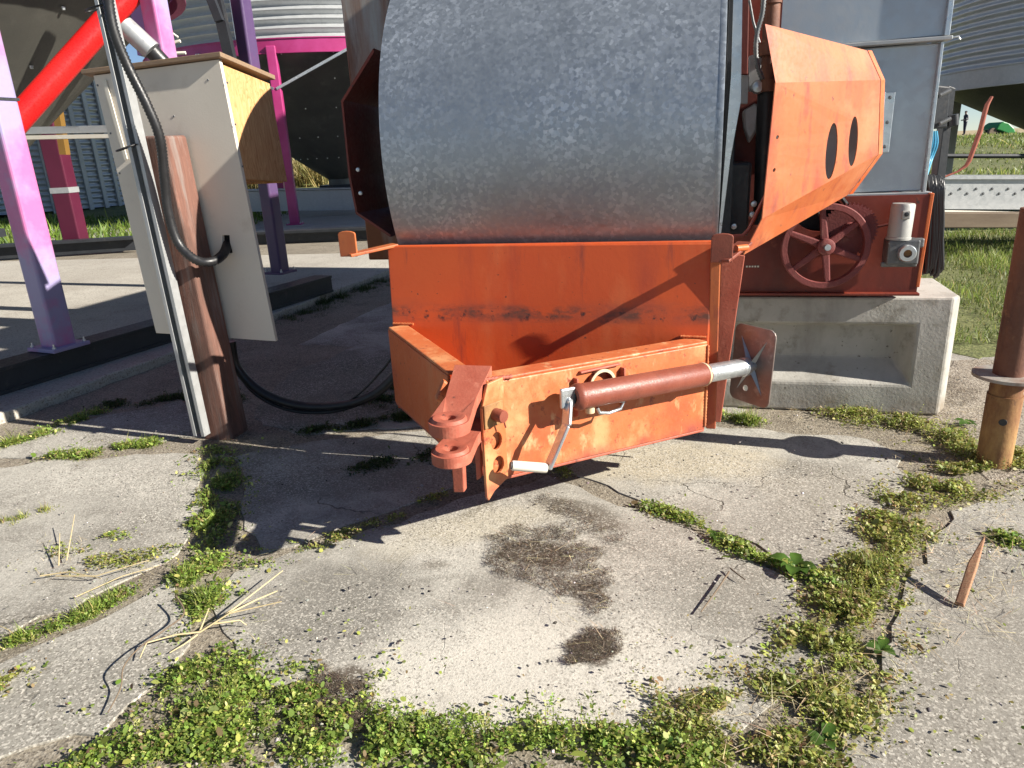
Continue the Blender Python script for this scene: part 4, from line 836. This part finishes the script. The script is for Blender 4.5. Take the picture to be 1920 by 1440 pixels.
def along(poly,half,n,clump=True):
    p=np.array([list(G(*q))[:2] for q in poly]); seg=np.linalg.norm(np.diff(p,axis=0),axis=1); cum=np.concatenate([[0],np.cumsum(seg)])
    out=[]
    m=int(n*2.8)
    t=rng.uniform(0,cum[-1],m); i=np.clip(np.searchsorted(cum,t)-1,0,len(seg)-1); f=(t-cum[i])/seg[i]
    q=p[i]+(p[i+1]-p[i])*f[:,None]; off=rng.normal(0,half*.55,(m,2))*np.where(rng.random((m,1))<.06,2.2,1.); q=q+off
    nzv=np.array([noise.noise(Vector((a*7,b*7,0)))+.5*noise.noise(Vector((a*21,b*21,3))) for a,b in q])
    keep=nzv+rng.normal(0,.16,m)>.06 if clump else np.ones(m,bool)
    q,nzv,off=q[keep][:n],nzv[keep][:n],off[keep][:n]
    edge=np.exp(-(np.linalg.norm(off,axis=1)/half)**2)
    return q,np.clip(.55+nzv,.15,1.3)*(.06+.94*edge)
def pal(n,cols,w=None,jit=.22):
    c=np.array(cols)[rng.choice(len(cols),n,p=w)]; return np.clip(c*(1+rng.normal(0,jit,(n,1)))*(1+rng.normal(0,.07,(n,3))),.003,1)
GREEN=[(.2,.29,.05),(.28,.38,.075),(.12,.18,.035),(.42,.48,.11),(.58,.57,.2),(.24,.17,.09)]; GW=[.29,.27,.12,.16,.09,.07]
YEL=[(.3,.34,.07),(.42,.44,.12),(.18,.22,.05),(.58,.52,.22),(.32,.22,.11)]; YW=[.3,.25,.22,.13,.1]
DARKG=[(.05,.085,.02),(.08,.12,.025),(.035,.06,.014),(.1,.1,.035)]; DW=[.35,.3,.25,.1]
WEEDS=[ # outline on the ground, half width, leaf count, height, palette, leaf length
 ([(330,1065),(380,1100),(395,1140)],.06,2600,.05,GREEN,GW,.011),([(400,850),(420,930),(385,1000),(360,1050)],.085,5200,.05,GREEN,GW,.012),
 ([(380,1060),(460,1050),(560,1035)],.05,2600,.035,GREEN,GW,.010),([(560,1035),(700,985),(835,930)],.032,2600,.022,YEL,YW,.009),
 ([(380,1150),(380,1230),(350,1300)],.055,2600,.035,GREEN,GW,.010),([(350,1300),(450,1330),(560,1330),(650,1370)],.12,12000,.05,GREEN,GW,.011),
 ([(150,1440),(320,1400),(500,1395)],.085,6500,.05,GREEN,GW,.011),([(690,1395),(850,1402),(1000,1400),(1150,1405),(1300,1430)],.07,10500,.06,GREEN,GW,.012),
 ([(1290,1330),(1400,1390),(1500,1400)],.11,6500,.045,YEL,YW,.010),([(1480,1440),(1520,1320),(1570,1220),(1620,1130)],.11,14500,.05,YEL,YW,.011),
 ([(1620,1130),(1660,1040),(1690,960),(1760,920)],.105,11000,.05,YEL,YW,.011),([(1760,920),(1850,880),(1930,850)],.12,7500,.06,YEL,YW,.012),
 ([(1210,948),(1300,985),(1400,1040),(1500,1078),(1600,1115)],.04,5200,.035,GREEN,GW,.011),([(1560,775),(1700,792),(1790,830),(1850,875)],.10,8000,.07,YEL,YW,.012),
 ([(1330,775),(1420,797)],.045,1300,.045,GREEN,GW,.012),([(0,838),(100,806),(190,770)],.06,2600,.04,GREEN,GW,.012),
 ([(90,858),(200,847),(290,832)],.055,3000,.045,GREEN,GW,.012),([(560,812),(650,802),(780,782)],.06,2600,.035,DARKG,DW,.012),
 ([(650,882),(740,866),(825,850)],.055,2600,.02,DARKG,DW,.010),([(190,762),(330,748),(450,748)],.06,2200,.03,DARKG,DW,.012),
 ([(1045,876),(1065,905)],.03,600,.03,YEL,YW,.010),([(80,1045),(230,1062),(300,1040)],.07,1300,.03,YEL,YW,.010),([(1880,1010),(1940,1045)],.05,900,.05,GREEN,GW,.013),
 ([(0,1215),(150,1160),(240,1110),(330,1065)],.035,1500,.03,GREEN,GW,.010),([(0,1265),(20,1300)],.05,500,.03,YEL,YW,.010),([(700,760),(760,720),(800,780)],.09,1800,.03,DARKG,DW,.013),([(200,1005),(240,1012)],.025,250,.02,GREEN,GW,.01)]
Ps,Rs,Ss,Cs=[],[],[],[]
for poly,half,n,h,pl,pw,ll in WEEDS:
    q,d=along(poly,half*1.05,int(n*.75)); n=len(q); h*=.55
    z=.008+h*d*rng.beta(1.4,1.3,n)
    Ps.append(np.column_stack([q,z])); Rs.append(basis(rng.uniform(0,2*np.pi,n),rng.normal(-.2,.4,n),rng.normal(0,.38,n)))
    L=ll*.82*rng.lognormal(0,.36,n); Ss.append(np.column_stack([L,L*rng.uniform(.5,1.0,n),L])); Cs.append(pal(n,pl,pw))
wd=scatter('weeds',LEAF,np.concatenate(Ps),np.concatenate(Rs),np.concatenate(Ss),np.concatenate(Cs),M['leaf'])
WDS=wd
tag(wd,'low green leafy weeds growing along the joints of the concrete','weeds',None,'stuff')
# upright sprigs: stems with leaf pairs
Ps,Rs,Ss,Cs=[],[],[],[]; sp,sr,ss,sc_=[],[],[],[]
for poly,half,n,hh,pl,pw in (([(720,1375),(850,1395),(1000,1395),(1120,1385)],.05,170,.06,GREEN,GW),([(300,1360),(450,1340),(640,1370)],.09,110,.04,GREEN,GW),([(1500,1400),(1570,1230),(1640,1100),(1700,960)],.08,190,.05,YEL,YW),([(1580,790),(1720,800),(1850,875),(1920,860)],.1,200,.06,YEL,YW),([(1220,950),(1350,1012),(1490,1080)],.03,60,.035,GREEN,GW),([(390,870),(400,960),(370,1060)],.06,70,.04,GREEN,GW)):
    q,_=along(poly,half,n,False)
    for x,y in q:
        L=hh*random.uniform(.5,1.3); ln=random.uniform(0,.6); az=random.uniform(0,6.28); d=np.array([math.sin(ln)*math.cos(az),math.sin(ln)*math.sin(az),math.cos(ln)])
        sp.append((x,y,0)); sr.append(basis(np.array([az-math.pi/2]),np.array([0.]),np.array([0.]))[0]); ss.append((.0016,L*math.sin(ln)*1.3,L*math.cos(ln))); sc_.append((.16,.2,.05))
        nn=random.randint(4,8); c=pal(1,pl,pw)[0]
        for k in range(nn):
            t_=(k+1)/nn
            for sgn in (0,math.pi):
                Ps.append(np.array([x,y,0])+d*L*t_); yw=k*1.6+sgn+random.uniform(-.3,.3); Rs.append(basis(np.array([yw]),np.array([random.gauss(-.35,.25)]),np.array([random.gauss(0,.25)]))[0]); l=.0085*(1.25-.6*t_)*random.uniform(.8,1.3); Ss.append((l,l*.7,l)); Cs.append(c*random.uniform(.8,1.35))
o=scatter('weed_sprigs',LEAF,np.array(Ps),np.array(Rs),np.array(Ss),np.clip(np.array(Cs),.003,1),M['leaf']); tag(o,'leafy upright weed sprigs rising from the joints','weeds',None,'stuff')
o=scatter('weed_stems',BLADE,np.array(sp),np.array(sr),np.array(ss),np.array(sc_),M['leaf']); tag(o,'thin green stems of the upright weed sprigs','stems',None,'stuff')
# stems and blades among them
GR=[([(0,1215),(150,1160),(240,1110),(330,1065)],.03,1500,.05,GREEN,GW),([(330,1065),(390,1140)],.05,1200,.06,GREEN,GW),([(0,838),(100,806),(190,770)],.06,1300,.06,GREEN,GW),([(90,858),(200,847),(290,832)],.05,1500,.06,GREEN,GW),
 ([(530,1045),(570,1035)],.03,900,.05,GREEN,GW),([(190,762),(330,748),(450,748)],.07,1500,.05,DARKG,DW),([(540,600),(640,555),(730,525)],.2,4000,.06,DARKG,DW),([(0,985),(80,962)],.05,500,.05,YEL,YW),([(1330,775),(1420,797)],.04,600,.07,GREEN,GW),
 ([(400,850),(420,930),(385,1000)],.08,1500,.05,GREEN,GW),([(350,1300),(560,1330)],.1,900,.06,GREEN,GW),([(700,760),(760,720)],.1,1200,.05,DARKG,DW),([(1500,1400),(1570,1220),(1660,1040)],.09,900,.07,YEL,YW),([(560,810),(780,782)],.06,1200,.05,DARKG,DW),([(480,1380),(540,1370)],.03,350,.1,GREEN,GW)]
Ps,Rs,Ss,Cs=[],[],[],[]
for poly,half,n,h,pl,pw in GR:
    q,d=along(poly,half,n); n=len(q); Ps.append(np.column_stack([q,np.full(n,-.003)])); Rs.append(basis(rng.uniform(0,2*np.pi,n),rng.normal(0,.35,n),rng.normal(0,.35,n)))
    L=h*d*rng.lognormal(0,.3,n); Ss.append(np.column_stack([rng.uniform(.0018,.0035,n),L*rng.uniform(.3,1.,n),L])); Cs.append(pal(n,pl,pw))
gr=scatter('grass_tufts',BLADE,np.concatenate(Ps),np.concatenate(Rs),np.concatenate(Ss),np.concatenate(Cs),M['leaf']); tag(gr,'thin grass blades growing in tufts along the concrete joints','grass',None,'stuff')
# lawn and bank grass
def area(n,x0,x1,y0,y1,h,wdt,cols,wts,nsc,z):
    x=rng.uniform(x0,x1,n); y=rng.uniform(y0,y1,n); zz_=np.array([height(a,b) for a,b in zip(x,y)])+z if z is not None else np.zeros(n)
    nv=np.array([noise.noise(Vector((a*nsc,b*nsc,1))) for a,b in zip(x,y)]); k=nv+rng.normal(0,.25,n)>-.35
    x,y,zz_,nv=x[k],y[k],zz_[k],nv[k]; n=len(x)
    L=h*np.clip(.7+nv*.8,.3,1.5)*rng.lognormal(0,.3,n); c=pal(n,cols,wts)*(1+.6*nv[:,None])
    return np.column_stack([x,y,zz_]),basis(rng.uniform(0,2*np.pi,n),rng.normal(0,.3,n),rng.normal(0,.3,n)),np.column_stack([wdt*rng.uniform(.7,1.4,n),L*rng.uniform(.3,.9,n),L]),np.clip(c,.004,1)
LG=[(.15,.2,.04),(.23,.27,.07),(.10,.14,.03),(.36,.32,.14)]; LW=[.4,.28,.2,.12]
o=scatter('lawn_grass',BLADE,*area(36000,2.7,7.2,4.3,9.4,.07,.006,LG,LW,1.1,.02),M['leaf']); tag(o,'patchy lawn grass between the block and the grey trough','grass',None,'stuff')
o=scatter('bank_grass',BLADE,*area(42000,8,48,11,50,.16,.035,LG,LW,.22,.005),M['leaf']); tag(o,'long grass on the bank below the far road','grass',None,'stuff')
o=scatter('verge_grass',BLADE,*area(14000,-19,-5.5,13.4,21,.22,.03,[(.13,.2,.03),(.2,.28,.05),(.08,.13,.02)],[.4,.35,.25],.5,.02),M['leaf']); tag(o,'bright green grass before the far corrugated bins','grass',None,'stuff')
by=area(16000,-16,-7.,30,36,1.1,.03,[(.3,.24,.09),(.24,.2,.08),(.16,.16,.06)],[.4,.35,.25],.6,.0); o=scatter('tall_dry_grass',BLADE,*by,M['straw']); tag(o,'tall yellow dry grass glimpsed behind the magenta leg','grass',None,'stuff')
# dead matted grass on the big slab and straw
def strands(poly_pts,n,lmin,lmax,wd_,cols,wts,h=.006,curl=.5):
    P2=[G(*p) for p in poly_pts]; xs_=[p.x for p in P2]; ys_=[p.y for p in P2]; pts=[]
    def inside(x,y):
        r=False; j=len(P2)-1
        for i in range(len(P2)):
            if (P2[i].y>y)!=(P2[j].y>y) and x<(P2[j].x-P2[i].x)*(y-P2[i].y)/(P2[j].y-P2[i].y)+P2[i].x: r=not r
            j=i
        return r
    while len(pts)<n:
        x,y=random.uniform(min(xs_),max(xs_)),random.uniform(min(ys_),max(ys_)); jx=noise.noise_vector(Vector((x*14,y*14,2)))*.06
        if inside(x+jx.x,y+jx.y) and noise.noise(Vector((x*26,y*26,5)))+random.gauss(0,.25)>-.25: pts.append((x,y,.007+random.random()*h))
    n=len(pts); L=rng.uniform(lmin,lmax,n)
    return np.array(pts),basis(rng.uniform(0,2*np.pi,n),rng.normal(0,.08,n),rng.normal(0,.08,n)+np.pi/2*0),np.column_stack([np.full(n,wd_),L,L*.0+.004]),pal(n,cols,wts,.3)
MUL=[(.065,.048,.036),(.11,.08,.056),(.17,.13,.09),(.4,.33,.22)]; MW=[.38,.33,.21,.08]
mulch=[([(905,1010),(960,985),(1050,985),(1100,1015),(1140,1075),(1155,1105),(1140,1165),(1095,1145),(1060,1110),(1000,1095),(930,1075)],6800),([(1090,1175),(1150,1180),(1165,1200),(1120,1250),(1060,1245),(1065,1215)],2000),([(600,1250),(640,1260),(665,1310),(730,1370),(640,1370),(560,1310)],2600),([(1010,925),(1080,945),(1160,1000),(1190,1010),(1180,1030),(1110,1010),(1040,970),(990,945)],1100),([(1760,700),(1830,720),(1840,760),(1770,760)],1500),([(380,800),(470,800),(480,840),(400,850)],900)]
res=[strands(p,n,.006,.036,.0014,MUL,MW,.004) for p,n in mulch]
o=scatter('dead_grass_mat',BLADE,*[np.concatenate([r[i] for r in res]) for i in range(4)],M['straw']); tag(o,'matted brown dead grass lying in patches on the concrete','dead grass',None,'stuff')
STR=[(.55,.45,.27),(.42,.33,.19),(.62,.54,.36)]
res=[strands(p,n,.03,.14,.0016,STR,[.4,.35,.25],.02) for p,n in [([(905,1000),(1100,1000),(1160,1170),(1100,1250),(1000,1100)],60),([(1250,1320),(1500,1280),(1640,1180),(1500,1440),(1300,1440)],160),([(1500,1440),(1600,1200),(1750,960),(1920,900),(1920,1200),(1700,1250),(1650,1440)],420),([(1560,780),(1830,770),(1920,880),(1700,880)],260),([(60,1000),(300,1040),(300,1090),(80,1080)],60),([(400,1000),(900,960),(900,1300),(450,1300)],30),([(1380,760),(1650,770),(1640,790),(1400,790)],120)]]
o=scatter('straw_litter',BLADE,*[np.concatenate([r[i] for r in res]) for i in range(4)],M['straw']); tag(o,'pale dry straw bits littered over weeds and concrete','straw',None,'stuff')
# pebbles
PEB=(np.array([(1,0,0),(-1,0,0),(0,1,0),(0,-1,0),(0,0,.8),(0,0,-.6),(.6,.6,.3),(-.6,-.5,.35)]),[(0,6,4),(6,2,4),(2,1,4),(1,7,4),(7,3,4),(3,0,4),(0,2,6),(1,3,7),(0,3,5),(3,1,5),(1,2,5),(2,0,5)])
n=900; x=rng.uniform(-2.2,2.6,n); y=1.1+2.6*rng.random(n)**1.3; s=rng.lognormal(-5.55,.45,n)
o=scatter('pebbles',PEB,np.column_stack([x,y,.012+s*.3]),basis(rng.uniform(0,6.28,n),rng.normal(0,.3,n),rng.normal(0,.3,n)),np.column_stack([s,s*.8,s*.6]),pal(n,[(.1,.09,.08),(.3,.28,.25),(.55,.53,.5),(.05,.04,.035)],[.35,.3,.15,.2]),M['stone']); tag(o,'small pebbles and grit scattered on the concrete','pebbles',None,'stuff')
# the big dry stalk on the joint
def stalk(name,paths,r,label,m='straw'):
    b=MB()
    for pth in paths:
        q=[G(x,y,z) for x,y,z in pth]; b.tube(q,[r*(1-.5*i/(len(q)-1)) for i in range(len(q))],6)
    o=b.build(name,M[m],None,smooth=60); me=o.data; a=me.color_attributes.new('Col','FLOAT_COLOR','POINT')
    for i in range(len(me.vertices)): a.data[i].color=(.6,.49,.28,1)
    return tag(o,label,'stalk',None)
stalk('dry_stalk',[[(375,1185,.02),(430,1150,.05),(528,1128,.06)],[(375,1185,.02),(440,1140,.04),(530,1070,.05)],[(375,1185,.02),(330,1190,.03),(275,1205,.03),(262,1234,.02)],[(400,1170,.03),(450,1163,.03),(462,1172,.01)],[(370,1190,.02),(345,1208,.015),(318,1224,.012)],[(430,1150,.05),(480,1125,.05),(520,1108,.04)],[(375,1182,.02),(392,1140,.07)]],.0032,'pale dry branching stalk lying across the weedy joint')
stalk('dry_stalk',[[(105,1080,.02),(180,1080,.03),(280,1050,.04)],[(140,1120,.01),(230,1080,.03),(300,1060,.03)],[(110,1060,.02),(112,1000,.06)],[(125,1050,.02),(140,965,.08)],[(75,1080,.02),(130,1072,.02),(190,1085,.02)]],.0026,'tangle of pale dry stalks on the shaded corner of concrete')
# broad leaved plants
def rosette(px,py,n,L,label):
    c=G(px,py); k=[]
    b=MB()
    for i in range(n):
        a=2*math.pi*i/n+random.uniform(-.4,.4); l=L*random.uniform(.6,1.1); d=Vector((math.cos(a),math.sin(a),0)); s=Vector((-d.y,d.x,0))
        base=len(b.v); row=[]
        for t,wv in ((0,.06),(.25,.2),(.5,.3),(.75,.25),(1,.02)):
            p=c+d*l*t+zz*(l*(.75*t-.55*t*t)+.01); row.append((p-s*wv*l+zz*wv*l*.25,p,p+s*wv*l+zz*wv*l*.25))
        vs=[v for r in row for v in r]; b.add(vs,[(3*i2+j,3*i2+j+1,3*i2+j+4,3*i2+j+3) for i2 in range(4) for j in range(2)])
    o=b.build('broadleaf_weed',M['leaf'],None,smooth=80); a=o.data.color_attributes.new('Col','FLOAT_COLOR','POINT'); 
    for v in range(len(o.data.vertices)):
        f=.8+.5*noise.noise(o.data.vertices[v].co*30); a.data[v].color=(.1*f,.2*f,.03*f,1)
    tag(o,label,'weed','broad leaved weeds')
rosette(1490,1068,9,.075,'broad leaved weed on the joint near the slab crack'); rosette(1545,1395,5,.05,'large broad leaved weed at the foot of the long joint'); rosette(1815,800,5,.06,'broad leaved weed between block corner and pipe post')
rosette(1650,1225,6,.05,'small broad leaved weed in the widest part of the joint'); rosette(1345,1012,6,.04,'small broad leaved weed on the joint beside the matted grass slab')

def twig(pts,r,label):
    q=[G(x,y,z) for x,y,z in pts]; o_,_=ribbed(q,r,.02,0)
    tag(MB().tube(o_,[r*(1-.4*i/len(o_))*(1+.2*noise.noise(Vector((i*.7,0,0)))) for i in range(len(o_))],7).build('twig',M['planks'],None,smooth=60),label,'twig')
twig([(1367,1072,.016),(1345,1105,.016),(1314,1148,.016)],.0032,'dark twig lying on the big slab near its weedy right joint')
twig([(1370,1066,.016),(1385,1078,.018),(1402,1090,.016)],.0026,'short brown twig end beside the dark twig on the slab')
twig([(330,1118,.05),(345,1150,.04),(310,1180,.03),(262,1214,.04),(232,1250,.05),(226,1290,.03),(200,1340,.02)],.0028,'thin dark vine trailing from the dry stalk over concrete')
